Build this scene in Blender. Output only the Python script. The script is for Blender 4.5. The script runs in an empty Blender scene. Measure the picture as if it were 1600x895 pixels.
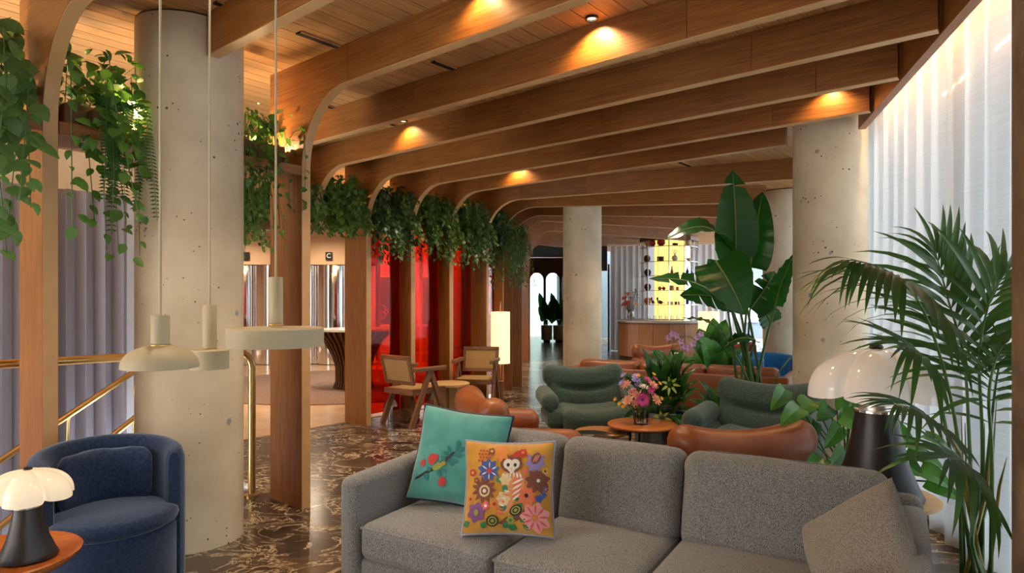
import bpy, math, random
from math import sin, cos, pi, radians as R, hypot, atan2, sqrt
from mathutils import Vector as V, Matrix as M4, noise as mn
sc = bpy.context.scene
COL = sc.collection
random.seed(7)

# ------------------------------------------------------------------ camera, world, light, exposure
EYE = 1.45                                   # camera height, metres
cam_d = bpy.data.cameras.new('camera'); cam = bpy.data.objects.new('camera', cam_d); COL.objects.link(cam)
cam.location = (0, 0, EYE); cam.rotation_euler = (pi/2, 0, 0)
cam_d.sensor_width = 36; cam_d.lens = 22.5; cam_d.shift_y = 0.0153; cam_d.clip_end = 200
sc.camera = cam
sc.view_settings.view_transform = 'Standard'; sc.view_settings.look = 'None'
sc.view_settings.gamma = 1; sc.view_settings.use_curve_mapping = False
sc.view_settings.exposure = 0.65
sc.cycles.use_denoising = True
sc.cycles.max_bounces = 8; sc.cycles.diffuse_bounces = 4; sc.cycles.glossy_bounces = 4
sc.cycles.transmission_bounces = 6; sc.cycles.transparent_max_bounces = 16
sc.cycles.caustics_reflective = False; sc.cycles.caustics_refractive = False
sc.cycles.sample_clamp_indirect = 4
wd = bpy.data.worlds.new('sky'); sc.world = wd; wd.use_nodes = True
bg = wd.node_tree.nodes['Background']; bg.inputs[0].default_value = (0.93, 0.96, 1.0, 1); bg.inputs[1].default_value = 7.0

def lamp(name, kind, loc, power, color, size=0.05, rot=(0, 0, 0), spot=None, blend=0.4, size_y=None):
    d = bpy.data.lights.new(name, kind); d.energy = power; d.color = color
    if kind == 'AREA':
        d.size = size
        if size_y: d.shape = 'RECTANGLE'; d.size_y = size_y
    elif kind == 'SUN': d.angle = size
    else: d.shadow_soft_size = size
    if spot: d.spot_size = R(spot); d.spot_blend = blend
    o = bpy.data.objects.new(name, d); COL.objects.link(o); o.location = loc; o.rotation_euler = rot
    return o
WARM = (1.0, 0.62, 0.28); WARMW = (1.0, 0.80, 0.56)

# ------------------------------------------------------------------ frame of the building
O = V((-1.512, 4.434)); r_ = V((0.7727, -0.6347)); p_ = V((0.6347, 0.7727))
def W(s, t, z=0.0):
    q = O + r_*s + p_*t
    return V((q.x, q.y, z))
def at(px, py, z):                            # point of height z seen at a picture position
    Z = 1000*(EYE - z)/(py - 472.0)
    return V(((px - 800)/1000*Z, Z, z))
ANG_R = atan2(-0.6347, 0.7727)                # heading of the beams
SOF, CEIL = 2.885, 3.13
F0 = V((2.474, 4.025)); w_ = V((0.2934, 0.956)); n_ = V((0.956, -0.2934))    # window line
ANG_W = atan2(w_.y, w_.x)
def FW(a, off, z=0.0):
    q = F0 + w_*a + n_*off
    return V((q.x, q.y, z))
def s_end(t): return (3.931 - 0.380*t)/0.925

# ------------------------------------------------------------------ mesh helpers
class MB:
    def __init__(s): s.v = []; s.f = []
    def add(s, vs, fs):
        n = len(s.v); s.v += [tuple(v) for v in vs]; s.f += [tuple(i + n for i in f) for f in fs]; return s
    def box(s, c, d, m=None):
        x, y, z = d[0]/2, d[1]/2, d[2]/2; c = V(c)
        vs = [V((a, b, e)) for a in (-x, x) for b in (-y, y) for e in (-z, z)]
        if m: vs = [m @ v for v in vs]
        return s.add([v + c for v in vs], [(0,1,3,2),(4,6,7,5),(0,4,5,1),(2,3,7,6),(0,2,6,4),(1,5,7,3)])
    def rbox(s, c, d, r, k=3, n=4, fn=None, m=None):
        h = [d[0]/2, d[1]/2, d[2]/2]; r = min(r, min(h)*0.999); c = V(c)
        def co(a):
            e = a - r
            L = [-e - r*math.tan(R(45)*(1 - i/k)) for i in range(k)]
            mid = [-e + 2*e*i/n for i in range(n + 1)]
            return L + mid + [-x for x in reversed(L)]
        ax = [co(a) for a in h]; idx = {}; vs = []; fs = []
        def vid(p):
            q = V([max(-(h[i]-r), min(h[i]-r, p[i])) for i in range(3)]); e = V(p) - q
            if e.length > 1e-9: e = e.normalized()*r
            w = q + e; key = (round(w.x, 5), round(w.y, 5), round(w.z, 5))
            if key not in idx: idx[key] = len(vs); vs.append(w)
            return idx[key]
        for a in range(3):
            b, e = (a+1) % 3, (a+2) % 3
            for sg in (-1, 1):
                for i in range(len(ax[b])-1):
                    for j in range(len(ax[e])-1):
                        q = []
                        for (ii, jj) in ((i, j), (i+1, j), (i+1, j+1), (i, j+1)):
                            p = [0, 0, 0]; p[a] = sg*h[a]; p[b] = ax[b][ii]; p[e] = ax[e][jj]; q.append(vid(p))
                        if sg < 0: q.reverse()
                        u = []
                        for x in q:
                            if x not in u: u.append(x)
                        if len(u) >= 3: fs.append(tuple(u))
        if fn: vs = [V(fn(v)) for v in vs]
        if m: vs = [m @ v for v in vs]
        return s.add([v + c for v in vs], fs)
    def lathe(s, prof, n=32, c=(0, 0, 0), fn=None, cap=True, m=None):
        c = V(c); vs = []; fs = []
        for (rr, z) in prof:
            for i in range(n):
                a = 2*pi*i/n; v = V((rr*cos(a), rr*sin(a), z))
                if fn: v = V(fn(v, a))
                if m: v = m @ v
                vs.append(v + c)
        for j in range(len(prof)-1):
            for i in range(n):
                k = (i+1) % n; fs.append((j*n+i, j*n+k, (j+1)*n+k, (j+1)*n+i))
        if cap:
            fs.append(tuple(reversed(range(n)))); fs.append(tuple((len(prof)-1)*n+i for i in range(n)))
        return s.add(vs, fs)
    def tube(s, pts, rad, n=8, cap=True):
        pts = [V(p) for p in pts]; vs = []; fs = []
        up = V((0, 0, 1)); prev = None
        for i, p in enumerate(pts):
            d = (pts[min(i+1, len(pts)-1)] - pts[max(i-1, 0)]).normalized()
            if prev is None:
                a = d.cross(up)
                if a.length < 1e-3: a = d.cross(V((1, 0, 0)))
            else: a = prev - d*prev.dot(d)
            a.normalize(); prev = a; b = d.cross(a)
            rr = rad[i] if isinstance(rad, (list, tuple)) else rad
            for k in range(n):
                th = 2*pi*k/n; vs.append(p + (a*cos(th) + b*sin(th))*rr)
        for i in range(len(pts)-1):
            for k in range(n):
                l = (k+1) % n; fs.append((i*n+k, (i+1)*n+k, (i+1)*n+l, i*n+l))
        if cap:
            fs.append(tuple(range(n))); fs.append(tuple((len(pts)-1)*n+k for k in reversed(range(n))))
        return s.add(vs, fs)
    def prism(s, poly, fn, a, b):             # poly of (u,v); fn(u,v,w) -> point; from w=a to w=b
        n = len(poly); vs = [fn(u, v, a) for (u, v) in poly] + [fn(u, v, b) for (u, v) in poly]
        fs = [tuple(range(n)), tuple(reversed(range(n, 2*n)))] + [(i, n+i, n+(i+1) % n, (i+1) % n) for i in range(n)]
        return s.add(vs, fs)
    def mesh(s, name, mat, smooth=None):
        me = bpy.data.meshes.new(name); me.from_pydata(s.v, [], s.f)
        if mat: me.materials.append(mat)
        if smooth is not None:
            me.polygons.foreach_set('use_smooth', [True]*len(me.polygons)); me.set_sharp_from_angle(angle=R(smooth))
        me.update(); return me
def link(name, data, parent=None, loc=None, rot=None):
    o = bpy.data.objects.new(name, data); COL.objects.link(o); o.parent = parent
    if loc is not None: o.location = loc
    if rot is not None: o.rotation_euler = rot
    return o
def obj(name, mb, mat, parent=None, smooth=None, label=None):
    o = link(name, mb.mesh(name, mat, smooth), parent)
    if label: o['label'] = label
    return o
def fixn(o):                                   # consistent outward normals for a closed mesh
    import bmesh
    b = bmesh.new(); b.from_mesh(o.data); bmesh.ops.recalc_face_normals(b, faces=b.faces); b.to_mesh(o.data); b.free(); return o
def tag(o, label, cat, group=None):
    o['label'] = label; o['category'] = cat
    if group: o['group'] = group
    return o
def thing(name, label, cat, loc=(0, 0, 0), rz=0, group=None):
    o = link(name, None, None, loc, (0, 0, rz)); o.empty_display_size = 0.1
    return tag(o, label, cat, group)
def struct(o): o['kind'] = 'structure'; return o
def dup(root, loc, rz, label=None, group=None, parent=None):
    q = root.copy(); COL.objects.link(q); q.location = loc; q.rotation_euler = (0, 0, rz)
    if label: q['label'] = label
    if group: q['group'] = group
    for ch in list(root.children):
        c = ch.copy(); COL.objects.link(c); c.parent = q
        for g in ch.children:
            e = g.copy(); COL.objects.link(e); e.parent = c
    return q
def noi(v, k=1.0): return mn.noise(V(v)*k)

# ------------------------------------------------------------------ materials
def nt(name):
    m = bpy.data.materials.new(name); m.use_nodes = True; t = m.node_tree
    return m, t, t.nodes['Principled BSDF'], t.links
def C(c): return (c[0], c[1], c[2], 1)
def plain(name, col, rough=0.5, metal=0.0, var=0.06, vs=6.0, bump=0.0, bs=60.0, sheen=0.0, coat=0.0, emit=None, es=0.0, spec=None):
    m, t, b, L = nt(name); N = t.nodes
    tc = N.new('ShaderNodeTexCoord'); nz = N.new('ShaderNodeTexNoise'); nz.inputs['Scale'].default_value = vs; nz.inputs['Detail'].default_value = 3
    L.new(tc.outputs['Object'], nz.inputs['Vector'])
    cr = N.new('ShaderNodeValToRGB'); e = cr.color_ramp.elements
    e[0].position = 0.3; e[1].position = 0.7
    e[0].color = C([x*(1-var) for x in col]); e[1].color = C([min(1, x*(1+var)) for x in col])
    L.new(nz.outputs['Fac'], cr.inputs[0]); L.new(cr.outputs[0], b.inputs['Base Color'])
    b.inputs['Roughness'].default_value = rough; b.inputs['Metallic'].default_value = metal
    if spec is not None: b.inputs['Specular IOR Level'].default_value = spec
    if sheen: b.inputs['Sheen Weight'].default_value = sheen; b.inputs['Sheen Roughness'].default_value = 0.4
    if coat: b.inputs['Coat Weight'].default_value = coat; b.inputs['Coat Roughness'].default_value = 0.1
    if emit: b.inputs['Emission Color'].default_value = C(emit); b.inputs['Emission Strength'].default_value = es
    if bump:
        n2 = N.new('ShaderNodeTexNoise'); n2.inputs['Scale'].default_value = bs; n2.inputs['Detail'].default_value = 4
        L.new(tc.outputs['Object'], n2.inputs['Vector']); bp = N.new('ShaderNodeBump'); bp.inputs['Strength'].default_value = bump; bp.inputs['Distance'].default_value = 0.01
        L.new(n2.outputs['Fac'], bp.inputs['Height']); L.new(bp.outputs[0], b.inputs['Normal'])
    return m
def wood(name, c0, c1, c2, axis='x', rough=0.42, rings=9.0, sc_=1.0):
    m, t, b, L = nt(name); N = t.nodes
    tc = N.new('ShaderNodeTexCoord'); oi = N.new('ShaderNodeObjectInfo')
    ad = N.new('ShaderNodeVectorMath'); ad.operation = 'ADD'
    cx = N.new('ShaderNodeCombineXYZ'); ml = N.new('ShaderNodeMath'); ml.operation = 'MULTIPLY'; ml.inputs[1].default_value = 37.0
    L.new(oi.outputs['Random'], ml.inputs[0])
    for i in range(3): L.new(ml.outputs[0], cx.inputs[i])
    L.new(tc.outputs['Object'], ad.inputs[0]); L.new(cx.outputs[0], ad.inputs[1])
    lo, hi = 0.55*sc_, 4.2*sc_
    def mp(a, c):
        q = N.new('ShaderNodeMapping'); s = [c]*3; s['xyz'.index(axis)] = a; q.inputs['Scale'].default_value = s; L.new(ad.outputs[0], q.inputs[0]); return q
    n1 = N.new('ShaderNodeTexNoise'); n1.inputs['Scale'].default_value = 1; n1.inputs['Detail'].default_value = 2.5; L.new(mp(lo, hi).outputs[0], n1.inputs['Vector'])
    k = N.new('ShaderNodeMath'); k.operation = 'MULTIPLY'; k.inputs[1].default_value = rings*6.283; L.new(n1.outputs['Fac'], k.inputs[0])
    sn = N.new('ShaderNodeMath'); sn.operation = 'SINE'; L.new(k.outputs[0], sn.inputs[0])
    n2 = N.new('ShaderNodeTexNoise'); n2.inputs['Scale'].default_value = 1; n2.inputs['Detail'].default_value = 4; L.new(mp(3.0*sc_, 130*sc_).outputs[0], n2.inputs['Vector'])
    a1 = N.new('ShaderNodeMath'); a1.operation = 'MULTIPLY_ADD'; a1.inputs[1].default_value = 0.06; a1.inputs[2].default_value = 0.0; L.new(sn.outputs[0], a1.inputs[0])
    a2 = N.new('ShaderNodeMath'); a2.operation = 'ADD'; L.new(a1.outputs[0], a2.inputs[0]); L.new(n2.outputs['Fac'], a2.inputs[1])
    n3 = N.new('ShaderNodeTexNoise'); n3.inputs['Scale'].default_value = 0.9; L.new(ad.outputs[0], n3.inputs['Vector'])
    a3 = N.new('ShaderNodeMath'); a3.operation = 'MULTIPLY_ADD'; a3.inputs[1].default_value = 0.25; L.new(n3.outputs['Fac'], a3.inputs[0]); L.new(a2.outputs[0], a3.inputs[2])
    cr = N.new('ShaderNodeValToRGB'); e = cr.color_ramp.elements
    e[0].position = 0.38; e[0].color = C(c0); e[1].position = 0.88; e[1].color = C(c2)
    q = e.new(0.62); q.color = C(c1)
    L.new(a3.outputs[0], cr.inputs[0])
    hs = N.new('ShaderNodeHueSaturation'); mr = N.new('ShaderNodeMapRange'); mr.inputs[3].default_value = 0.88; mr.inputs[4].default_value = 1.12
    L.new(oi.outputs['Random'], mr.inputs[0]); L.new(mr.outputs[0], hs.inputs['Value']); L.new(cr.outputs[0], hs.inputs['Color'])
    L.new(hs.outputs[0], b.inputs['Base Color']); b.inputs['Roughness'].default_value = rough
    bp = N.new('ShaderNodeBump'); bp.inputs['Strength'].default_value = 0.12; bp.inputs['Distance'].default_value = 0.004
    L.new(n2.outputs['Fac'], bp.inputs['Height']); L.new(bp.outputs[0], b.inputs['Normal'])
    return m
OK0, OK1, OK2 = (0.185, 0.062, 0.011), (0.27, 0.098, 0.019), (0.345, 0.14, 0.032)
oak_x = wood('oak_along_x', OK0, OK1, OK2, 'x'); oak_z = wood('oak_along_z', OK0, OK1, OK2, 'z')
oak_y = wood('oak_along_y', OK0, OK1, OK2, 'y')
plank_m = wood('oak_plank', (0.38, 0.19, 0.062), (0.52, 0.28, 0.10), (0.62, 0.355, 0.135), 'y', 0.5)
lightoak = wood('light_oak', (0.50, 0.28, 0.11), (0.64, 0.39, 0.17), (0.74, 0.48, 0.23), 'x', 0.45, 5, 2)
lightoak_z = wood('light_oak_upright', (0.46, 0.27, 0.11), (0.60, 0.37, 0.17), (0.70, 0.46, 0.23), 'z', 0.45, 5, 2)
walnut = wood('walnut', (0.15, 0.06, 0.027), (0.22, 0.095, 0.043), (0.30, 0.14, 0.07), 'x', 0.4, 6, 3)
walnut_z = wood('walnut_upright', (0.15, 0.06, 0.027), (0.22, 0.095, 0.043), (0.30, 0.14, 0.07), 'z', 0.4, 6, 3)
redwood = wood('red_cherry', (0.33, 0.085, 0.02), (0.48, 0.14, 0.035), (0.58, 0.20, 0.055), 'x', 0.28, 6, 3)
edge_m = plain('pale_oak_edge', (0.60, 0.36, 0.155), 0.45, 0, 0.07, 7)
darkwood = wood('dark_ribbed_wood', (0.06, 0.025, 0.010), (0.10, 0.042, 0.017), (0.15, 0.065, 0.028), 'z', 0.4, 5, 2)
barwood = wood('bar_panel_wood', (0.28, 0.12, 0.05), (0.38, 0.17, 0.075), (0.48, 0.23, 0.11), 'z', 0.45, 5, 2)

def concrete():
    m, t, b, L = nt('concrete'); N = t.nodes
    tc = N.new('ShaderNodeTexCoord')
    n1 = N.new('ShaderNodeTexNoise'); n1.inputs['Scale'].default_value = 2.2; n1.inputs['Detail'].default_value = 6; L.new(tc.outputs['Object'], n1.inputs['Vector'])
    cr = N.new('ShaderNodeValToRGB'); e = cr.color_ramp.elements; e[0].position = 0.32; e[1].position = 0.68
    e[0].color = C((0.56, 0.46, 0.315)); e[1].color = C((0.76, 0.66, 0.485)); L.new(n1.outputs['Fac'], cr.inputs[0])
    vo = N.new('ShaderNodeTexVoronoi'); vo.inputs['Scale'].default_value = 24; vo.inputs['Randomness'].default_value = 1
    L.new(tc.outputs['Object'], vo.inputs['Vector'])
    n2 = N.new('ShaderNodeTexNoise'); n2.inputs['Scale'].default_value = 5.0; L.new(tc.outputs['Object'], n2.inputs['Vector'])
    sz = N.new('ShaderNodeMapRange'); sz.inputs[1].default_value = 0.45; sz.inputs[2].default_value = 0.75; sz.inputs[3].default_value = 0.0; sz.inputs[4].default_value = 0.24
    L.new(n2.outputs['Fac'], sz.inputs[0])
    lt = N.new('ShaderNodeMath'); lt.operation = 'LESS_THAN'; L.new(vo.outputs['Distance'], lt.inputs[0]); L.new(sz.outputs[0], lt.inputs[1])
    v2 = N.new('ShaderNodeTexVoronoi'); v2.inputs['Scale'].default_value = 4.3; L.new(tc.outputs['Object'], v2.inputs['Vector'])
    n4 = N.new('ShaderNodeTexNoise'); n4.inputs['Scale'].default_value = 26; L.new(tc.outputs['Object'], n4.inputs['Vector'])
    sm = N.new('ShaderNodeMath'); sm.operation = 'MULTIPLY_ADD'; sm.inputs[1].default_value = 0.14; L.new(n4.outputs['Fac'], sm.inputs[0]); L.new(v2.outputs['Distance'], sm.inputs[2])
    l2 = N.new('ShaderNodeMapRange'); l2.inputs[1].default_value = 0.17; l2.inputs[2].default_value = 0.13; L.new(sm.outputs[0], l2.inputs[0])
    mxa = N.new('ShaderNodeMix'); mxa.data_type = 'RGBA'; L.new(l2.outputs[0], mxa.inputs[0]); L.new(cr.outputs[0], mxa.inputs[6]); mxa.inputs[7].default_value = C((0.30, 0.31, 0.30))
    mx = N.new('ShaderNodeMix'); mx.data_type = 'RGBA'; L.new(lt.outputs[0], mx.inputs[0]); L.new(mxa.outputs[2], mx.inputs[6]); mx.inputs[7].default_value = C((0.12, 0.10, 0.085))
    L.new(mx.outputs[2], b.inputs['Base Color']); b.inputs['Roughness'].default_value = 0.48
    bp = N.new('ShaderNodeBump'); bp.inputs['Strength'].default_value = 0.35; bp.inputs['Distance'].default_value = 0.006; bp.invert = True
    L.new(lt.outputs[0], bp.inputs['Height']); L.new(bp.outputs[0], b.inputs['Normal'])
    return m
concrete_m = concrete()
def marble():
    m, t, b, L = nt('brown_marble'); N = t.nodes
    tc = N.new('ShaderNodeTexCoord'); mp = N.new('ShaderNodeMapping'); mp.inputs['Rotation'].default_value = (0, 0, R(25)); mp.inputs['Scale'].default_value = (0.85, 1.2, 1)
    L.new(tc.outputs['Object'], mp.inputs[0])
    def veins(scale, dist, w, seed, detail=7):
        n = N.new('ShaderNodeTexNoise'); n.inputs['Scale'].default_value = scale; n.inputs['Detail'].default_value = detail; n.inputs['Roughness'].default_value = 0.62; n.inputs['Distortion'].default_value = dist
        q = N.new('ShaderNodeVectorMath'); q.operation = 'ADD'; q.inputs[1].default_value = (seed, seed*1.7, 0); L.new(mp.outputs[0], q.inputs[0]); L.new(q.outputs[0], n.inputs['Vector'])
        s = N.new('ShaderNodeMath'); s.operation = 'SUBTRACT'; s.inputs[1].default_value = 0.5; L.new(n.outputs['Fac'], s.inputs[0])
        a = N.new('ShaderNodeMath'); a.operation = 'ABSOLUTE'; L.new(s.outputs[0], a.inputs[0])
        r = N.new('ShaderNodeMapRange'); r.inputs[1].default_value = w; r.inputs[2].default_value = 0.0; L.new(a.outputs[0], r.inputs[0])
        return r
    n0 = N.new('ShaderNodeTexNoise'); n0.inputs['Scale'].default_value = 2.4; n0.inputs['Detail'].default_value = 8; n0.inputs['Distortion'].default_value = 1.2; L.new(mp.outputs[0], n0.inputs['Vector'])
    cr = N.new('ShaderNodeValToRGB'); e = cr.color_ramp.elements
    e[0].position = 0.34; e[0].color = C((0.022, 0.017, 0.014)); e[1].position = 0.72; e[1].color = C((0.15, 0.10, 0.065)); k = e.new(0.52); k.color = C((0.065, 0.046, 0.034))
    L.new(n0.outputs['Fac'], cr.inputs[0])
    v1 = veins(1.7, 1.1, 0.012, 3.1, 9); v2 = veins(4.2, 0.8, 0.022, 9.7, 9)
    msk = N.new('ShaderNodeTexNoise'); msk.inputs['Scale'].default_value = 1.5; L.new(mp.outputs[0], msk.inputs['Vector'])
    mr = N.new('ShaderNodeMapRange'); mr.inputs[1].default_value = 0.40; mr.inputs[2].default_value = 0.60; L.new(msk.outputs['Fac'], mr.inputs[0])
    v2m = N.new('ShaderNodeMath'); v2m.operation = 'MULTIPLY'; L.new(v2.outputs[0], v2m.inputs[0]); L.new(mr.outputs[0], v2m.inputs[1])
    mx = N.new('ShaderNodeMath'); mx.operation = 'MAXIMUM'; L.new(v1.outputs[0], mx.inputs[0]); L.new(v2m.outputs[0], mx.inputs[1])
    cm = N.new('ShaderNodeMix'); cm.data_type = 'RGBA'; L.new(mx.outputs[0], cm.inputs[0]); L.new(cr.outputs[0], cm.inputs[6]); cm.inputs[7].default_value = C((0.62, 0.50, 0.34))
    L.new(cm.outputs[2], b.inputs['Base Color']); b.inputs['Roughness'].default_value = 0.2
    return m
marble_m = marble()
def fabric(name, ca, cb, scale=260.0, bump=0.5, rough=0.95, sheen=0.25, big=0.0):
    m, t, b, L = nt(name); N = t.nodes
    tc = N.new('ShaderNodeTexCoord'); n = N.new('ShaderNodeTexNoise'); n.inputs['Scale'].default_value = scale; n.inputs['Detail'].default_value = 2
    L.new(tc.outputs['Object'], n.inputs['Vector'])
    cr = N.new('ShaderNodeValToRGB'); e = cr.color_ramp.elements; e[0].position = 0.36; e[1].position = 0.64; e[0].color = C(ca); e[1].color = C(cb)
    L.new(n.outputs['Fac'], cr.inputs[0]); L.new(cr.outputs[0], b.inputs['Base Color'])
    b.inputs['Roughness'].default_value = rough; b.inputs['Sheen Weight'].default_value = sheen; b.inputs['Specular IOR Level'].default_value = 0.2
    bp = N.new('ShaderNodeBump'); bp.inputs['Strength'].default_value = bump; bp.inputs['Distance'].default_value = 0.003
    L.new(n.outputs['Fac'], bp.inputs['Height']); L.new(bp.outputs[0], b.inputs['Normal'])
    return m
grey_f = fabric('grey_heather_wool', (0.085, 0.088, 0.090), (0.33, 0.33, 0.33), 300)
grey_f2 = fabric('grey_taupe_wool', (0.15, 0.13, 0.105), (0.36, 0.325, 0.28), 340)
green_f = fabric('green_boucle', (0.030, 0.058, 0.046), (0.085, 0.125, 0.098), 130, 0.9)
blue_v = fabric('blue_velvet', (0.006, 0.017, 0.050), (0.014, 0.036, 0.095), 60, 0.12, 0.75, 0.55)
blue_v.node_tree.nodes['Principled BSDF'].inputs['Sheen Tint'].default_value = C((0.5, 0.62, 0.85))
teal_f = fabric('teal_velvet', (0.06, 0.30, 0.28), (0.085, 0.36, 0.335), 14, 0.15, 0.7, 0.7)
yellow_f = fabric('mustard_velvet', (0.55, 0.26, 0.028), (0.66, 0.33, 0.04), 14, 0.15, 0.65, 0.5)
def leather():
    m, t, b, L = nt('cognac_leather'); N = t.nodes
    tc = N.new('ShaderNodeTexCoord'); n = N.new('ShaderNodeTexNoise'); n.inputs['Scale'].default_value = 5; n.inputs['Detail'].default_value = 4; L.new(tc.outputs['Object'], n.inputs['Vector'])
    cr = N.new('ShaderNodeValToRGB'); e = cr.color_ramp.elements; e[0].position = 0.3; e[1].position = 0.7; e[0].color = C((0.22, 0.058, 0.015)); e[1].color = C((0.33, 0.098, 0.027))
    L.new(n.outputs['Fac'], cr.inputs[0]); L.new(cr.outputs[0], b.inputs['Base Color']); b.inputs['Roughness'].default_value = 0.36
    v = N.new('ShaderNodeTexVoronoi'); v.inputs['Scale'].default_value = 190; L.new(tc.outputs['Object'], v.inputs['Vector'])
    bp = N.new('ShaderNodeBump'); bp.inputs['Strength'].default_value = 0.12; bp.inputs['Distance'].default_value = 0.003; L.new(v.outputs['Distance'], bp.inputs['Height']); L.new(bp.outputs[0], b.inputs['Normal'])
    return m
leather_m = leather()
brass = plain('brushed_brass', (0.62, 0.40, 0.15), 0.28, 1.0, 0.05)
chrome = plain('chrome', (0.80, 0.80, 0.82), 0.08, 1.0, 0.02)
blackm = plain('black_metal', (0.014, 0.014, 0.015), 0.35, 0.3)
blacklac = plain('black_lacquer', (0.012, 0.011, 0.014), 0.38)
darklac = plain('dark_brown_glass', (0.045, 0.016, 0.010), 0.05, 0.0, coat=1.0)
cream = plain('cream_powder_coat', (0.52, 0.45, 0.29), 0.55, 0.0, 0.02)
plaster = plain('cream_plaster', (0.74, 0.66, 0.54), 0.85, 0.0, 0.03)
peach = plain('peach_plaster', (0.66, 0.43, 0.27), 0.85, 0.0, 0.03)
resfloor = plain('polished_beige_floor', (0.50, 0.33, 0.20), 0.22, 0.0, 0.12, 3)
rug_m = fabric('brown_rug', (0.10, 0.05, 0.03), (0.22, 0.12, 0.07), 40, 0.6)
blackslot = plain('black_slot', (0.006, 0.006, 0.006), 0.8)
planter_m = plain('blue_grey_planter', (0.15, 0.185, 0.20), 0.6, 0.0, 0.08)
soil_m = plain('soil', (0.03, 0.02, 0.012), 0.95, 0, 0.3, 40, 0.6, 50)
white_pot = plain('white_ceramic', (0.72, 0.74, 0.68), 0.4)
rust_m = fabric('rust_red_fabric', (0.24, 0.05, 0.03), (0.36, 0.09, 0.05), 160)
bblue_m = fabric('bright_blue_fabric', (0.01, 0.13, 0.36), (0.03, 0.22, 0.50), 160)
brick_m = plain('red_brick', (0.24, 0.10, 0.075), 0.85, 0, 0.25, 9)
mortar_m = plain('mortar', (0.45, 0.40, 0.36), 0.9)
stone_m = plain('pavement', (0.45, 0.44, 0.43), 0.8, 0, 0.12)
darkpanel = plain('dark_blind', (0.022, 0.020, 0.018), 0.7)
def leafmat(name, ca, cb, rough=0.35, vein=None):
    m, t, b, L = nt(name); N = t.nodes
    oi = N.new('ShaderNodeObjectInfo'); tc = N.new('ShaderNodeTexCoord'); n = N.new('ShaderNodeTexNoise'); n.inputs['Scale'].default_value = 9; n.inputs['Detail'].default_value = 2
    L.new(tc.outputs['Object'], n.inputs['Vector'])
    g = N.new('ShaderNodeNewGeometry')
    a = N.new('ShaderNodeMath'); a.operation = 'MULTIPLY_ADD'; a.inputs[1].default_value = 0.5; L.new(oi.outputs['Random'], a.inputs[0]); L.new(n.outputs['Fac'], a.inputs[2])
    a2 = N.new('ShaderNodeMath'); a2.operation = 'MULTIPLY_ADD'; a2.inputs[1].default_value = 0.6; L.new(g.outputs['Random Per Island'], a2.inputs[0]); L.new(a.outputs[0], a2.inputs[2])
    cr = N.new('ShaderNodeValToRGB'); e = cr.color_ramp.elements; e[0].position = 0.5; e[1].position = 1.35 if False else 1.0; e[0].color = C(ca); e[1].color = C(cb)
    L.new(a2.outputs[0], cr.inputs[0])
    L.new(cr.outputs[0], b.inputs['Base Color']); b.inputs['Roughness'].default_value = rough
    tr = N.new('ShaderNodeBsdfTranslucent'); br = N.new('ShaderNodeHueSaturation'); br.inputs['Value'].default_value = 1.8; br.inputs['Saturation'].default_value = 1.1
    L.new(cr.outputs[0], br.inputs['Color']); L.new(br.outputs[0], tr.inputs[0])
    mx = N.new('ShaderNodeMixShader'); mx.inputs[0].default_value = 0.28; L.new(b.outputs[0], mx.inputs[1]); L.new(tr.outputs[0], mx.inputs[2])
    L.new(mx.outputs[0], N['Material Output'].inputs[0])
    return m
leaf_ivy = leafmat('ivy_leaf', (0.010, 0.045, 0.012), (0.10, 0.22, 0.045))
leaf_pothos = leafmat('pothos_leaf', (0.010, 0.042, 0.020), (0.10, 0.20, 0.06))
leaf_fern = leafmat('fern_leaf', (0.010, 0.050, 0.014), (0.04, 0.13, 0.035))
leaf_strel = leafmat('banana_like_leaf', (0.006, 0.045, 0.010), (0.020, 0.11, 0.018), 0.3)
leaf_palm = leafmat('palm_leaf', (0.012, 0.055, 0.018), (0.055, 0.14, 0.035), 0.35)
leaf_phil = leafmat('philodendron_leaf', (0.02, 0.10, 0.02), (0.08, 0.26, 0.045), 0.28)
leaf_cal = leafmat('calathea_leaf', (0.006, 0.032, 0.012), (0.035, 0.12, 0.028), 0.25)
stem_g = plain('green_stem', (0.06, 0.15, 0.03), 0.45, 0, 0.2)
stem_y = plain('yellow_green_stem', (0.26, 0.24, 0.04), 0.45, 0, 0.25)
stem_b = plain('brown_stem', (0.08, 0.05, 0.02), 0.7, 0, 0.2)

def sheer(name, col, transp, dens=0.5):
    m, t, b, L = nt(name); N = t.nodes; N.remove(b)
    tc = N.new('ShaderNodeTexCoord'); mp = N.new('ShaderNodeMapping'); mp.inputs['Scale'].default_value = (4, 4, 160); L.new(tc.outputs['Object'], mp.inputs[0])
    n = N.new('ShaderNodeTexNoise'); n.inputs['Scale'].default_value = 1; L.new(mp.outputs[0], n.inputs['Vector'])
    mr = N.new('ShaderNodeMapRange'); mr.inputs[1].default_value = 0.3; mr.inputs[2].default_value = 0.7; mr.inputs[3].default_value = max(0, transp-0.035); mr.inputs[4].default_value = transp+0.035; L.new(n.outputs['Fac'], mr.inputs[0])
    d = N.new('ShaderNodeBsdfDiffuse'); d.inputs[0].default_value = C(col); tl = N.new('ShaderNodeBsdfTranslucent'); tl.inputs[0].default_value = C(col)
    m1 = N.new('ShaderNodeMixShader'); m1.inputs[0].default_value = dens; L.new(d.outputs[0], m1.inputs[1]); L.new(tl.outputs[0], m1.inputs[2])
    tp = N.new('ShaderNodeBsdfTransparent'); tp.inputs[0].default_value = (1, 1, 1, 1)
    m2 = N.new('ShaderNodeMixShader'); L.new(mr.outputs[0], m2.inputs[0]); L.new(m1.outputs[0], m2.inputs[1]); L.new(tp.outputs[0], m2.inputs[2])
    L.new(m2.outputs[0], N['Material Output'].inputs[0]); return m
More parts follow.
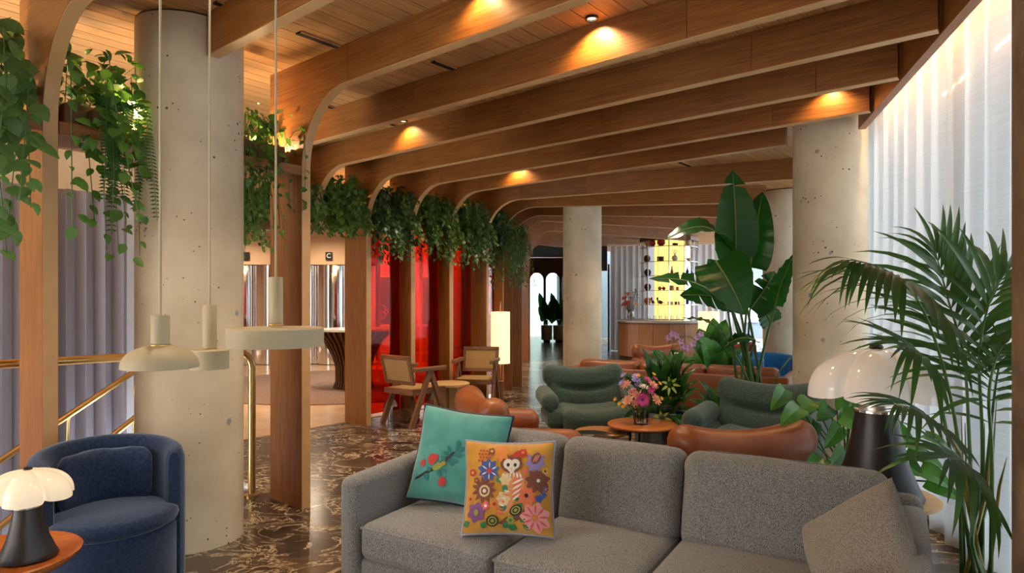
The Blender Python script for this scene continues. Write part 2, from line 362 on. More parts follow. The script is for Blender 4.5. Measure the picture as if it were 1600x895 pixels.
sheer_w = sheer('sheer_white_curtain', (0.84, 0.87, 0.92), 0.34, 0.55)
sheer_d = sheer('dense_white_curtain', (0.62, 0.63, 0.64), 0.03, 0.10)
sheer_g = sheer('sheer_grey_curtain', (0.30, 0.29, 0.34), 0.04, 0.25)
def glassy(name, col, gloss=0.08, rough=0.02, fres=True):
    m, t, b, L = nt(name); N = t.nodes; N.remove(b)
    tp = N.new('ShaderNodeBsdfTransparent'); tp.inputs[0].default_value = C(col); g = N.new('ShaderNodeBsdfGlossy'); g.inputs['Roughness'].default_value = rough; g.inputs[0].default_value = (1, 1, 1, 1)
    mx = N.new('ShaderNodeMixShader'); L.new(tp.outputs[0], mx.inputs[1]); L.new(g.outputs[0], mx.inputs[2])
    if fres:
        f = N.new('ShaderNodeFresnel'); f.inputs[0].default_value = 1.45; a = N.new('ShaderNodeMath'); a.operation = 'MULTIPLY'; a.inputs[1].default_value = gloss/0.04*0.5; L.new(f.outputs[0], a.inputs[0]); L.new(a.outputs[0], mx.inputs[0])
    else: mx.inputs[0].default_value = gloss
    L.new(mx.outputs[0], N['Material Output'].inputs[0]); return m
glass_clear = glassy('clear_glass', (0.93, 0.97, 0.96))
glass_red = glassy('orange_red_glass', (0.80, 0.13, 0.04), 0.06)
glass_vase = glassy('vase_glass', (0.93, 0.96, 0.95), 0.22)
def glow(name, col, st, base=(0.8, 0.8, 0.8), rough=0.4):
    return plain(name, base, rough, 0, 0.02, emit=col, es=st)
shade_paper = glow('warm_paper_shade', (1.0, 0.80, 0.42), 0.75, (0.8, 0.72, 0.55), 0.8)
opal_warm = glow('opal_shade_lit', (1.0, 0.74, 0.42), 0.25, (0.85, 0.80, 0.70), 0.12)
opal_dim = glow('opal_shade_dim', (1.0, 0.80, 0.62), 0.06, (0.80, 0.78, 0.76), 0.10)
backlit = glow('backlit_amber_panel', (1.0, 0.72, 0.20), 0.95, (0.5, 0.4, 0.2), 0.6)
bulb_m = glow('warm_bulb', (1.0, 0.66, 0.26), 9.0)
spot_m = glow('spot_lens', (1.0, 0.78, 0.5), 6.0)
cove_m = glow('cove_strip', (1.0, 0.70, 0.36), 6.0)

# ================================================================== THE SETTING
def slab(name, polys, z0, z1, mat):
    mb = MB()
    for q in polys: mb.prism([(v[0], v[1]) for v in q], lambda u, v, w: V((u, v, w)), z0, z1)
    return struct(fixn(obj(name, mb, mat)))
P_int = W(-0.75, 13.36)
floor = slab('floor', [[W(-0.75, -7), FW(-9, .45), P_int], [W(-0.75, 0.15), P_int, FW(24, .45), V((-9, 27.5, 0)), W(-9, 0.15)],
                       [W(-3.2, -7), W(-3.2, 0.15), W(-9, 0.15), W(-9, -7)]], -0.15, 0.0, marble_m)
floor2 = slab('floor_reception', [[W(-2.47, 0.2), W(-2.47, 4.6), V((-0.2, 10.4, 0)), V((-0.4, 15.2, 0)), V((-8.8, 15.2, 0)), W(-8.9, 0.2)]], 0.0, 0.006, resfloor)
ceil = link('ceiling', None); struct(ceil)
ceil_slab = MB().prism([tuple(W(-9, -7)[:2]), tuple(FW(-9, .6)[:2]), tuple(FW(15.9, .6)[:2]), (3.15, 19.45), (3.15, 24.6), (.3, 24.6), (.3, 15.25), (-9, 15.25)], lambda u, v, w: V((u, v, w)), CEIL+.022, CEIL+.25)
cs = fixn(obj('ceiling_slab', ceil_slab, plain('ceiling_dark', (0.10, 0.05, 0.02), 0.8), ceil))
pl_root = (O.x, O.y, 0)
i = 0; s = -7.0
while s < 5.2:
    t1 = min(19.0, (3.931 + 0.30 - 0.925*s)/0.38); w = 0.1195
    # planks come in two lengths, joints staggered
    cut = [-6.5, (-1.2, 0.9, 2.7)[i % 3] + random.uniform(-.3, .3), 6.4 + random.uniform(-1, 1), t1]
    for a, b in zip(cut, cut[1:]):
        b = min(b, t1)
        if b - a < 0.3: continue
        mb = MB().prism([(s, a), (s+w, a), (s+w, b-.0025), (s, b-.0025)], lambda u, v, q: V((u, v, q)), CEIL, CEIL+.021)
        o = obj('plank', mb, plank_m, ceil); o.location = pl_root; o.rotation_euler = (0, 0, ANG_R)
    s += 0.1255; i += 1

# ---- concrete columns
def column(x, y, rad, label, z0=0.0, mat=None):
    t = thing('concrete_column', label, 'column', (x, y, 0))
    obj('shaft', MB().lathe([(rad, z0), (rad, CEIL-.012)], 72), mat or concrete_m, t, 40)
    obj('shadow_joint', MB().lathe([(rad-.012, CEIL-.012), (rad-.012, CEIL)], 48), blackslot, t, 40)
    return t
column(-1.985, 3.955, .302, 'round pale concrete column behind the dark blue velvet armchair')
column(2.80, 5.64, .30, 'round concrete column behind the green armchair beside the sheer window curtain')
column(1.105, 10.06, .30, 'slim-looking round concrete column behind the brown leather sofa and green armchair')
column(4.12, 9.70, .30, 'round concrete column behind the tall banana-leaf plant and bright blue chair')
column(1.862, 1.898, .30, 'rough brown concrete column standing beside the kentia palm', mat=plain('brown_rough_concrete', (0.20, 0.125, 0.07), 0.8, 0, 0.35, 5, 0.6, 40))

# ---- arched oak ribs
RAD = 0.50
def arch_beam(loc, ang, length, label, post=True, z_low=0.0, joints=(), arch=True, start=0.0, depth=.41, th=.07):
    root = thing('arched_rib', label, 'beam', (loc[0], loc[1], 0), ang, 'oak ribs crossing the ceiling')
    f = lambda u, v, w: V((u, w, v))
    if arch:
        if post:
            fixn(obj('post', MB().prism([(-depth, .10), (0, .10), (0, SOF-RAD-.003), (-depth, SOF-RAD-.003)], f, 0, th), oak_z, root))
            fixn(obj('plinth', MB().prism([(-depth, 0), (0, 0), (0, .098), (-depth, .098)], f, -.001, th+.001), oak_z, root))
        elif z_low:
            fixn(obj('post', MB().prism([(-depth, z_low), (0, z_low), (0, SOF-RAD-.003), (-depth, SOF-RAD-.003)], f, 0, th), oak_z, root))
        arc = [(RAD - RAD*cos(a), SOF - RAD + RAD*sin(a)) for a in [pi/2*k/14 for k in range(15)]]
        fixn(obj('arch', MB().prism([(-depth, SOF-RAD)] + arc + [(RAD+.02, SOF), (RAD+.02, CEIL-.002), (-depth, CEIL-.002)], f, 0, th), oak_x, root, 30))
        x0 = RAD + .023
        band = [(-.0, z) for z in ((z_low or (0 if post else SOF-RAD)), SOF-RAD)] if (post or z_low) else [(0, SOF-RAD)]
        inner = band + arc[1:] + [(length-.004, SOF)]
        outer = [(RAD+.004 - (RAD+.004)*cos(0) + .004, band[0][1])] + [(.004 + RAD - RAD*cos(a) + 0*a, SOF - RAD + RAD*sin(a) - .004*sin(a)) for a in [pi/2*k/14 for k in range(15)]] + [(length-.004, SOF-.004)]
        if len(band) == 1: outer = outer[1:]
        fixn(obj('edge_band', MB().prism(inner + outer[::-1], f, .002, th-.002), edge_m, root, 30))
        x0 = RAD + .023
    else:
        x0 = start
        obj('edge_band', MB().box(((start+length)/2, th/2, SOF-.002), (length-start-.004, th-.004, .004)), edge_m, root)
    xs = [x0] + [j for j in joints if x0 + .2 < j < length-.2] + [length]
    for a, b in zip(xs, xs[1:]):
        fixn(obj('beam', MB().prism([(a, SOF), (b-.003, SOF), (b-.003, CEIL-.002), (a, CEIL-.002)], f, 0, th), oak_x, root))
    return root
S2 = -2.09
for (t, s0, post, zl, j, ar, st, lab) in (
    (-1.45, 0, True, 0, (2.4,), True, 0, 'arched oak rib whose post stands left of the concrete column among potted vines'),
    (-0.72, 0, False, 0, (2.2,), False, .26, 'straight oak ceiling beam butting into the top of the big concrete column'),
    (0.06, 0, True, 0, (2.6,), True, 0, 'arched oak rib on the freestanding post by the brass rail and disc pendant'),
    (0.824, S2, False, 2.405, (2.4, 4.6), True, 0, 'oak ceiling rib next after the one on the freestanding post, springing from the ivy shelf'),
    (1.546, S2, False, 2.405, (2.95, 4.7), True, 0, 'oak rib arching onto the ivy shelf above the reception opening, without a post below'),
    (2.238, S2, True, 0, (3.2, 4.9), True, 0, 'arched oak rib on the post between reception opening and orange glass'),
    (2.929, S2, True, 0, (3.0, 4.4), True, 0, 'arched oak rib whose post stands just behind the dark cane chair'),
    (3.608, S2, True, 0, (2.2, 4.2), True, 0, 'arched oak rib whose post rises behind the small round oak side table')):
    p = W(s0, t); arch_beam(p, ANG_R, {3.608: 4.30, .06: 3.80}.get(t, s_end(t + .07) - s0 - .005), lab, post, zl, j, ar, st)
for (x, y, deg, ln, j, post, lab) in (
    (-.366, 9.12, -24.7, 4.05, (1.5, 3.0), True, 'arched oak rib whose post stands behind the light cane chair'),
    (-.14, 9.68, -7.4, 3.82, (2.4,), True, 'arched oak rib whose post stands directly behind the cylinder floor lamp'),
    (.0, 10.53, 3.7, 4.55, (1.9, 3.3), True, 'arched oak rib on the post just beyond the cylinder floor lamp'),
    (.17, 11.1, 24, 4.6, (2.0,), True, 'arched oak rib at the far end of the ivy shelf'),
    (.40, 12.6, 32, 4.3, (2.2,), False, 'oak ceiling beam turning towards the lit bar shelves'),
    (.405, 15.6, 50, 2.6, (), True, 'far oak pillar and arch beside the white arched windows')):
    arch_beam((x, y), R(deg), ln, lab, post, 2.405 if not post else 0, j, True)

# ---- fascia board along the window, with cove strip
fa = thing('window_fascia', 'long oak fascia board with cove light along the window curtain', 'fascia', (F0.x, F0.y, 0), ANG_W)
for a, b in ((-6.0, -2.56), (-1.87, -.75), (-.75, 1.33)):
    obj('board', MB().box(((a+b)/2, -.0285, (SOF+CEIL)/2-.004), (b-a-.002, .055, CEIL-SOF+.006)), oak_x, fa)
obj('cove_strip', MB().box((-.27, -.072, CEIL-.03), (3.15, .02, .012)), cove_m, fa)

# ---- planter shelves
def shelf(ang, loc, L, label, d=.41):
    t = thing('planter_shelf', label, 'shelf', (loc[0], loc[1], 2.34), ang, 'oak planter shelves')
    obj('board', MB().box((-d/2, L/2, .03), (d-.004, L-.004, .06)), oak_y, t)
    obj('edge_strip', MB().box((.0, L/2, .03), (.006, L-.004, .066)), oak_y, t)
    return t
shelf(ANG_R, W(0, -3.4), 1.95, 'oak planter shelf left of the nearest arched post')
shelf(ANG_R, W(0, -1.378), .46, 'short oak planter shelf running into the left side of the big concrete column')
shelf(ANG_R, W(0, -.44), .50, 'short oak planter shelf between big concrete column and freestanding post')
ts = (.30, .824, 1.546, 2.238, 2.929, 3.608, 4.34)
labs = ('oak ivy shelf hidden behind the freestanding post', 'oak ivy shelf over the first part of the reception opening', 'oak ivy shelf over the reception opening, next to the glass',
        'oak ivy shelf above the first orange glass pane', 'oak ivy shelf above the second orange glass pane', 'oak ivy shelf above the third orange glass pane')
for a, b, lab in zip(ts, ts[1:], labs):
    shelf(ANG_R, W(S2, a + .072), b - a - .074, lab)
for (x0, y0, x1, y1, lab) in ((-.31, 9.29, -.20, 9.62, 'short ivy shelf right behind the light cane chair'), (-.13, 9.80, -.03, 10.44, 'short ivy shelf behind the cylinder floor lamp'), (.01, 10.68, .10, 10.98, 'last short ivy shelf before the far pillar')):
    L = hypot(x1-x0, y1-y0); shelf(atan2(-(x1-x0), (y1-y0)), (x0, y0), L, lab, .26)

# ---- ceiling slots and recessed spots
def slot(a, b, label):
    A = at(*a, CEIL); B = at(*b, CEIL); d = B - A; t = thing('ceiling_diffuser', label, 'vent', (A.x, A.y, CEIL), atan2(d.y, d.x), 'black linear ceiling diffusers')
    L = d.length; obj('slot', MB().box((L/2, 0, -.004), (L, .046, .012)), blackslot, t)
    for s_ in (-1, 1): obj('rim', MB().box((L/2, s_*.028, -.004), (L, .008, .014)), plank_m, t)
slot((336, 2), (418, 33), 'black linear diffuser in the planks above the big concrete column')
slot((466, 50), (584, 93), 'long black linear diffuser between the column beam and freestanding-post rib')
slot((677, 95), (709, 107), 'short black linear diffuser next to the freestanding-post rib')
slot((508, 163), (520, 168), 'tiny black diffuser glimpsed inside the curve of the arch')
slot((609, 192), (618, 195), 'tiny black diffuser glimpsed between two middle ribs')
slot((1062, 253), (1079, 259), 'short black diffuser in the bright planks above the tall banana-leaf plant')
def rspot(px, py, z, label, power, aim=(0, 0), ang=62):
    q = at(px, py, z)
    t = thing('recessed_spotlight', label, 'spotlight', (q.x, q.y, CEIL), 0, 'recessed ceiling spotlights')
    obj('ring', MB().lathe([(.028, -.002), (.028, -.014), (.040, -.014), (.040, -.001)], 20), blackm, t, 40)
    obj('lens', MB().lathe([(.027, -.003), (.001, -.003)], 16, cap=False), spot_m, t)
    lamp('spot_light', 'SPOT', (q.x, q.y, CEIL-.02), power, WARM, .02, (aim[1], aim[0], 0), ang, .6)
q = FW(-.27, .072, CEIL-.04); lamp('cove_light', 'AREA', q, 18, WARM, 3.15, (0, 0, ANG_W), size_y=.03)
def near_beam(t, s, label, power, gap=.075):
    q = W(s, t - gap); th = thing('recessed_spotlight', label, 'spotlight', (q.x, q.y, CEIL), 0, 'recessed ceiling spotlights')
    obj('ring', MB().lathe([(.028, -.002), (.028, -.014), (.040, -.014), (.040, -.001)], 20), blackm, th, 40)
    obj('lens', MB().lathe([(.027, -.003), (.001, -.003)], 16, cap=False), spot_m, th)
    lamp('spot_light', 'SPOT', (q.x, q.y, CEIL-.018), power, WARM, .018, (0, 0, 0), 140, .7)
near_beam(0.824, 1.95, 'spotlight washing the second rib past the freestanding post', 30)
near_beam(2.929, 2.75, 'spotlight washing a middle rib near the window curtain', 14)
near_beam(3.608, 2.55, 'spotlight washing the rib that meets the curtain-side column', 14)
near_beam(1.546, -.55, 'spotlight washing the rib over the reception opening', 16)
near_beam(3.608, -.9, 'spotlight washing the rib above the round oak side table', 22)
def down(s, t, label, power, ang=95):
    q = W(s, t); th = thing('recessed_spotlight', label, 'spotlight', (q.x, q.y, CEIL), 0, 'recessed ceiling spotlights')
    obj('ring', MB().lathe([(.030, -.002), (.030, -.014), (.042, -.014), (.042, -.001)], 20), blackm, th, 40)
    obj('lens', MB().lathe([(.029, -.003), (.001, -.003)], 16, cap=False), spot_m, th)
    lamp('spot_light', 'SPOT', (q.x, q.y, CEIL-.018), power, WARMW, .04, (0, 0, 0), ang, .8)
for (s_, t_, pw, lab_) in ((1.2, -1.1, 60, 'spotlight between the first two ribs'), (.9, .45, 90, 'spotlight just past the freestanding post'), (-.9, 1.2, 90, 'spotlight in front of the reception opening'), (-1.2, 2.6, 90, 'spotlight above the dark cane chair'),
                          (-1.1, 4.0, 90, 'spotlight above the floor lamp'), (1.4, 2.0, 60, 'spotlight above the grey sofa'), (.9, 3.3, 70, 'spotlight above the coffee tables'), (-.4, 5.6, 90, 'spotlight above the brown leather sofa'), (-1.8, 7.2, 90, 'spotlight above the passage floor'), (-3.9, 9.8, 260, 'spotlight in the far passage'),
                          (-.9, 8.6, 90, 'spotlight near the bar floor lamp'), (-4.5, 3.2, 300, 'spotlight over the reception rug'), (-5.6, 5.0, 300, 'spotlight over the reception desk'), (-6.2, 7.8, 380, 'spotlight before the mirrored wall'), (-4.5, 1.2, 240, 'spotlight over the reception entrance')):
    down(s_, t_, lab_, pw)
for (x_, y_, lab_) in ((-4.3, 13.9, 'added spotlight brightening the peach wall above the letter sign'), (-6.3, 13.9, 'added spotlight brightening the peach wall seen past the freestanding post'), (-2.9, 12.6, 'added spotlight brightening the reception behind the desk')):  # extra wide spots added only to brighten the dim reception wall
    q_ = V((x_, y_)) - O; down(q_.dot(r_), q_.dot(p_), lab_, 150, 165)
near_beam(0.06, 1.7, 'spotlight washing the rib of the freestanding post', 10)

# ---- walls on the stair side
def panel(name, a, b, z0, z1, mat, th=.1, kids=False):
    a = V(a[:2]); b = V(b[:2]); d = b - a; L = d.length
    o = obj(name, MB().box((L/2, th/2, (z0+z1)/2), (L, th, z1-z0)), mat); o.location = (a.x, a.y, 0); o.rotation_euler = (0, 0, atan2(d.y, d.x)); return struct(o)
panel('wall_stair_upper', W(-2.72, -5.5), W(-2.72, .35), 2.42, CEIL, plaster, .12)
panel('wall_stair_lower', W(-2.9, -5.5), W(-2.9, -.1), -2.2, 2.42, plain('stair_wall', (0.28, 0.27, 0.31), 0.85), .1)
panel('wall_stair_end', W(-2.9, -.12), W(-2.62, .30), -2.2, 2.42, plain('stair_end_white', (0.62, 0.64, 0.70), 0.8), .1)
panel('wall_stairwell', W(-.75, .14), W(-.75, -6.9), -2.2, -.16, plain('stairwell_dark', (0.16, 0.13, 0.12), 0.8), .08)
st = thing('staircase', 'dark stone steps descending behind the rail at the blue armchair', 'stairs', W(-2.85, 0, 0), ANG_R)
for k in range(8): obj('step', MB().box((1.225, -.36 - .28*k, -.17*k - .26), (1.45, .28, .17)), stone_m, st)
def drape(name, A, B, z0, z1, mat, n, amp, label, cat='curtain', seed=1, perfold=8):
    rnd = random.Random(seed); A = V(A[:2]); B = V(B[:2]); d = B - A; L = d.length; N = n*perfold; vs = []; fs = []; ph = [rnd.uniform(-.5, .5) for _ in range(n+2)]
    am = [rnd.uniform(.6, 1.25) for _ in range(n+2)]; rows = 5
    for j in range(rows+1):
        z = z0 + (z1-z0)*j/rows
        for i in range(N+1):
            u = i/perfold; k = int(u); f = u - k
            q = ph[k]*(1-f) + ph[min(k+1, n)]*f; a = am[k]*(1-f) + am[min(k+1, n)]*f
            y = amp*a*sin(2*pi*u + q*2.2 + .15*sin(j*.9 + k)); x = L*(i/N) + amp*.35*sin(4*pi*u + q)
            vs.append((x, y*(1 - .25*j/rows), z))
    for j in range(rows):
        for i in range(N): fs.append((j*(N+1)+i, j*(N+1)+i+1, (j+1)*(N+1)+i+1, (j+1)*(N+1)+i))
    o = obj(name, MB().add(vs, fs), mat, None, 80); o.location = (A.x, A.y, 0); o.rotation_euler = (0, 0, atan2(d.y, d.x)); return tag(o, label, cat)
drape('curtain', W(-2.52, -4.6), W(-2.52, -.16), -2.1, 2.43, sheer_g, 30, .055, 'long grey-violet sheer curtain hanging behind the brass stair handrails')

panel('wall_rear', (-9, -2.6), (1.0, -2.6), -.15, CEIL, plaster, .12)
panel('wall_side', W(-8.9, .1), (-9, -2.6), -.15, CEIL, plaster, .1)
# ---- window side: curtain, glazing, street
drape('curtain', FW(-1.7, .20), FW(2.32, .20), .02, CEIL-.01, sheer_w, 14, .045, 'white sheer curtain hung along the big window behind the palm', seed=4)
drape('curtain', FW(-6.2, .155), FW(-2.7, .155), .02, CEIL-.01, sheer_w, 13, .045, 'white sheer curtain on the other side of the rough brown column', seed=5)
drape('curtain', FW(2.38, .20), FW(13.0, .20), .02, CEIL-.01, sheer_w, 46, .04, 'white sheer curtain continuing past the column behind the bright blue chair', seed=6)
win = link('window_1', None, None, (F0.x, F0.y, 0), (0, 0, ANG_W)); struct(win)
for k, a in enumerate((-6.2, -3.2, -.2, 2.8, 5.8, 8.8, 11.8)):
    obj('mullion', MB().box((a, -.34, CEIL/2), (.06, .10, CEIL)), blackm, win)
    if a < 11: obj('pane', MB().box((a+1.5, -.34, CEIL/2), (2.92, .012, CEIL-.1)), glass_clear, win)
obj('sill', MB().box((2.8, -.30, .04), (18, .16, .08)), stone_m, win)
pav = slab('street_pavement', [[FW(-40, .46), FW(60, .46), FW(60, 60), FW(-40, 60)]], -.30, -.08, stone_m)
bld = thing('street_building', 'blurred grey building across the street behind the window curtain', 'building', FW(-2, 16, -.08), ANG_W)
obj('wall', MB().box((0, 2.0, 6.3), (34, 4, 5.6)).box((0, -.1, 9.1), (34.4, 4.4, .3)), plain('street_wall', (0.085, 0.11, 0.11), 0.9), bld)
obj('ground_floor', MB().box((0, 2.0, 1.75), (34, 4, 3.5)), plain('pale_street_wall', (0.55, 0.56, 0.60), 0.9), bld)
fb2 = thing('street_building', 'blue-grey building outside the window left of the bar', 'building', (9, 27.5, -.08))
obj('wall', MB().box((0, 0, 4), (14, 2, 8)), plain('blue_grey_wall', (0.13, 0.17, 0.20), 0.9), fb2)
for i in range(6):
    for j in range(2): obj('window', MB().box((-6 + 2.2*i, -1.02, 1.6 + 2.8*j), (1.2, .1, 1.8)), plain('pale_window', (0.45, 0.5, 0.55), 0.2), fb2)
wm = MB().box((0, 0, 0), (1.6, .16, 2.0)).mesh('window', plain('dark_window', (0.05, 0.07, 0.08), 0.15))
bld.rotation_euler = (0, 0, ANG_W + pi)
for i in range(9):
    for j in range(1, 3):
        o = link('window', wm, bld, (-14 + 3.5*i, -.03, 1.7 + 2.8*j))
# far end: curtain, blind and window behind the bar
drape('curtain', (2.92, 19.0), (6.6, 18.2), .03, CEIL-.02, sheer_d, 22, .05, 'white sheer curtain hanging behind the round bar', seed=9)
w3 = link('window_3', None, None, (2.3, 19.35, 0)); struct(w3)
for x in (.0, .62, 1.9, 3.2, 4.5): obj('mullion', MB().box((x, 0, 1.3), (.05, .08, 2.6)), blackm, w3)
for x, w in ((.31, .57), (1.26, 1.23), (2.55, 1.25), (3.85, 1.25)): obj('pane', MB().box((x, 0, 1.25), (w, .012, 2.4)), glass_clear, w3)
blind = obj('roller_blind', MB().rbox((2.56, 19.22, 2.76), (.60, .05, .74), .01, 2, 1), darkpanel); tag(blind, 'dark roller blind above the window left of the bar curtain', 'blind')
# arched windows at the end of the passage
w4 = link('window_4', None, None, (.64, 24.3, 0)); struct(w4)
f = lambda u, v, w: V((u, w, v))
for k in range(5):
    x = k*.60
    obj('arch_mullion', MB().box((x, 0, CEIL/2), (.09, .10, CEIL)), oak_z, w4)
    if k < 4:
        arc = [(x + .3 - .255*cos(a), 2.3 + .255*sin(a)) for a in [pi*q/10 for q in range(11)]]
        fixn(obj('arch_head', MB().prism([(x+.045, CEIL)] + [(x+.045, 2.3)] + arc + [(x+.555, 2.3), (x+.555, CEIL)], f, -.05, .05), oak_z, w4))
        obj('pane', MB().box((x+.3, .02, 1.25), (.51, .01, 2.5)), glassy('frosted_white_pane', (0.33, 0.375, 0.355), .05), w4)
panel('wall_passage_left', (.45, 15.9), (.62, 24.3), 0, CEIL, oak_z, .1)
panel('wall_passage_right', (2.2, 19.4), (3.05, 24.3), 0, CEIL, peach, .1)

# ---- reception behind the ribs
wb = panel('wall_back', (-9, 15.0), (-3.15, 15.0), 2.33, CEIL, peach, .12)
wb2 = panel('wall_back_base', (-9, 15.06), (-3.15, 15.06), 0, 2.33, plain('mirror_backing', (0.12, 0.10, 0.09), .6), .1)
mp = MB(); arcp = []
for k in range(13): a = -pi/2*.8 + pi*.8*k/12; arcp.append((.36*sin(a)/.95, -.30*cos(a) + .10))
mp.prism(arcp, lambda u, v, w: V((u, v, w)), 0.02, 2.30)
mm = mp.mesh('mirror_panel', chrome, 50)
for k in range(8):
    mir = link('mirror_panel', mm, wb, (5.5 - k*.72, -.1, 0))
panel('wall_left', (-9, 15), W(-8.95, .2)[:2], 0, CEIL, peach, .1)
def letter(ch, size, mat, parent, loc, rot):
    cu = bpy.data.curves.new('letter', 'FONT'); cu.body = ch; cu.size = size; cu.extrude = .003; cu.align_x = 'CENTER'; cu.align_y = 'CENTER'
    o = bpy.data.objects.new('letter', cu); COL.objects.link(o); bpy.context.view_layer.update()
    me = bpy.data.meshes.new_from_object(o.evaluated_get(bpy.context.evaluated_depsgraph_get())); bpy.data.objects.remove(o)
    me.materials.clear(); me.materials.append(mat); return link('letter', me, parent, loc, rot)
white_m = plain('white_paint', (0.85, 0.85, 0.85), 0.6)
sg = thing('letter_sign', 'small black square sign with white letter C on peach wall', 'sign', (-4.28, 14.97, 2.53))
obj('plate', MB().box((0, -.012, 0), (.155, .024, .18)), blackm, sg); letter('C', .15, white_m, sg, (0, -.025, 0), (pi/2, 0, 0))
sg2 = thing('letter_sign', 'small black sign glimpsed between concrete column and freestanding post', 'sign', (-6.22, 14.97, 2.53)); obj('plate', MB().box((0, -.012, 0), (.155, .024, .18)), blackm, sg2)
obj('screw', MB().lathe([(.006, -.0), (.006, .004)], 8, (0, -.026, .07), m=None), chrome, sg2)
rug = fixn(obj('rug', MB().lathe([(2.35, 0), (2.35, .010), (2.30, .014)], 64), rug_m, None, 40)); rug.location = (-3.0, 11.3, .006); tag(rug, 'round dark brown rug on the reception floor', 'rug')
# flared ribbed reception desk
dk = thing('reception_desk', 'dark flared reception desk of twisted timber fins', 'desk', (-2.66, 10.75, .02))
prof = [(.34, 0), (.30, .12), (.30, .35), (.36, .55), (.47, .75), (.60, .90), (.62, .955)]
obj('core', MB().lathe([(r_0-.06, z) for r_0, z in prof], 40), darkwood, dk, 50)
fin = MB()
for (ra, za), (rb, zb) in zip(prof, prof[1:]):
    fin.add([(ra-.08, -.014, za), (ra, -.014, za), (ra, .014, za), (ra-.08, .014, za), (rb-.08, -.014, zb), (rb, -.014, zb), (rb, .014, zb), (rb-.08, .014, zb)], [(0, 1, 5, 4), (1, 2, 6, 5), (2, 3, 7, 6)])
fm = fin.mesh('fin', darkwood)
for k in range(34): link('fin', fm, dk, (0, 0, 0), (0, 0, 2*pi*k/34))
obj('counter_top', MB().lathe([(.60, .955), (.66, .955), (.66, .985), (.60, .985)], 48), plain('counter_stone', (0.55, 0.55, 0.56), .15), dk, 40)

# ---- orange-red glass panes between the posts, with chrome feet
gl_l = ('orange-red glass pane behind the dark cane chair, next to the reception opening', 'orange-red glass pane behind the small round side table', 'deep red glass pane behind the light cane chair')
for (a, b, lab) in zip((2.238, 2.929, 3.608), (2.929, 3.608, 4.24), gl_l):
    g = thing('glass_screen', lab, 'glass', W(S2 - .2, a + .075, 0), ANG_R + pi/2, 'orange-red glass screens between the posts')
    L = b - a - .08
    obj('pane', MB().box((L/2, 0, 1.21), (L, .014, 2.24)), glass_red, g)
    if b < 4.0:
        for xx in (L*.55,):
            hd = [(.105*cos(q), .105*sin(q)) for q in [pi*k/14 for k in range(15)]]
            ft = fixn(obj('half_round_clamp', MB().prism(hd, lambda u, v, w: V((xx+u, w, .16+v)), -.15, -.13), chrome, g))
            obj('foot', MB().lathe([(.036, .006), (.036, .16)], 20, (xx, -.14, 0)), chrome, g, 40)
g = thing('glass_screen', 'narrow deep red glass pane behind the cylinder floor lamp', 'glass', (-.40, 9.29, 0), atan2(.5, .2), 'orange-red glass screens between the posts')
obj('pane', MB().box((.17, 0, 1.21), (.33, .014, 2.24)), glass_red, g); obj('foot', MB().box((.17, 0, .05), (.3, .03, .08)), chrome, g)
# street seen through the glass
w2 = link('window_2', None, None, (-3.15, 15.1, 0)); struct(w2)
for x in (0, 1.0, 2.0, 3.0): obj('mullion', MB().box((x, 0, CEIL/2), (.07, .1, CEIL)), white_m, w2)
for x in (.5, 1.5, 2.5): obj('pane', MB().box((x, 0, CEIL/2), (.93, .012, CEIL-.05)), glass_clear, w2)
lg = fixn(obj('window_emblem', MB().tube([(.085*cos(a), 0, .085*sin(a)+.075) for a in [2*pi*k/20 for k in range(21)]], .016, 6).tube([(.085*cos(a), 0, .085*sin(a)-.075) for a in [2*pi*k/20 for k in range(21)]], .016, 6).tube([(.10+.05*cos(a), 0, .05*sin(a)) for a in [2*pi*k/16 for k in range(17)]], .014, 6).tube([(-.10+.05*cos(a), 0, .05*sin(a)) for a in [2*pi*k/16 for k in range(17)]], .014, 6), white_m, None, 60))
lg.location = (-3.06, 15.02, 1.22); tag(lg, 'white looping emblem on the street window seen through orange glass', 'emblem')
bw = thing('brick_house', 'red brick house front across the street behind the orange glass', 'building', (-6.5, 21.0, -.1))
def brickmat():
    m, t, b, L = nt('brick_courses'); N = t.nodes; tc = N.new('ShaderNodeTexCoord'); mp = N.new('ShaderNodeMapping'); mp.inputs['Rotation'].default_value = (pi/2, 0, 0); L.new(tc.outputs['Object'], mp.inputs[0])
    bt = N.new('ShaderNodeTexBrick'); bt.inputs['Scale'].default_value = 4.5; bt.inputs['Color1'].default_value = C((0.34, 0.13, 0.09)); bt.inputs['Color2'].default_value = C((0.25, 0.09, 0.06)); bt.inputs['Mortar'].default_value = C((0.5, 0.45, 0.4)); bt.inputs['Mortar Size'].default_value = .025
    L.new(mp.outputs[0], bt.inputs['Vector']); L.new(bt.outputs[0], b.inputs['Base Color']); b.inputs['Roughness'].default_value = .9; return m
bkm = brickmat()
obj('wall', MB().box((3.0, .5, 3.5), (7.2, .8, 7)), bkm, bw)
for i in range(4):
    wn = obj('window', MB().box((.8 + i*1.5, .08, 1.6), (.8, .1, 1.7)), white_m, bw); obj('pane', MB().box((.8 + i*1.5, .02, 1.6), (.68, .02, 1.55)), plain('dark_window_glass', (0.10, 0.12, 0.16), .08), wn)
slab('street_rear', [[V((-12, 15.3, 0)), V((.3, 15.3, 0)), V((.3, 30, 0)), V((-12, 30, 0))]], -.3, -.09, stone_m)

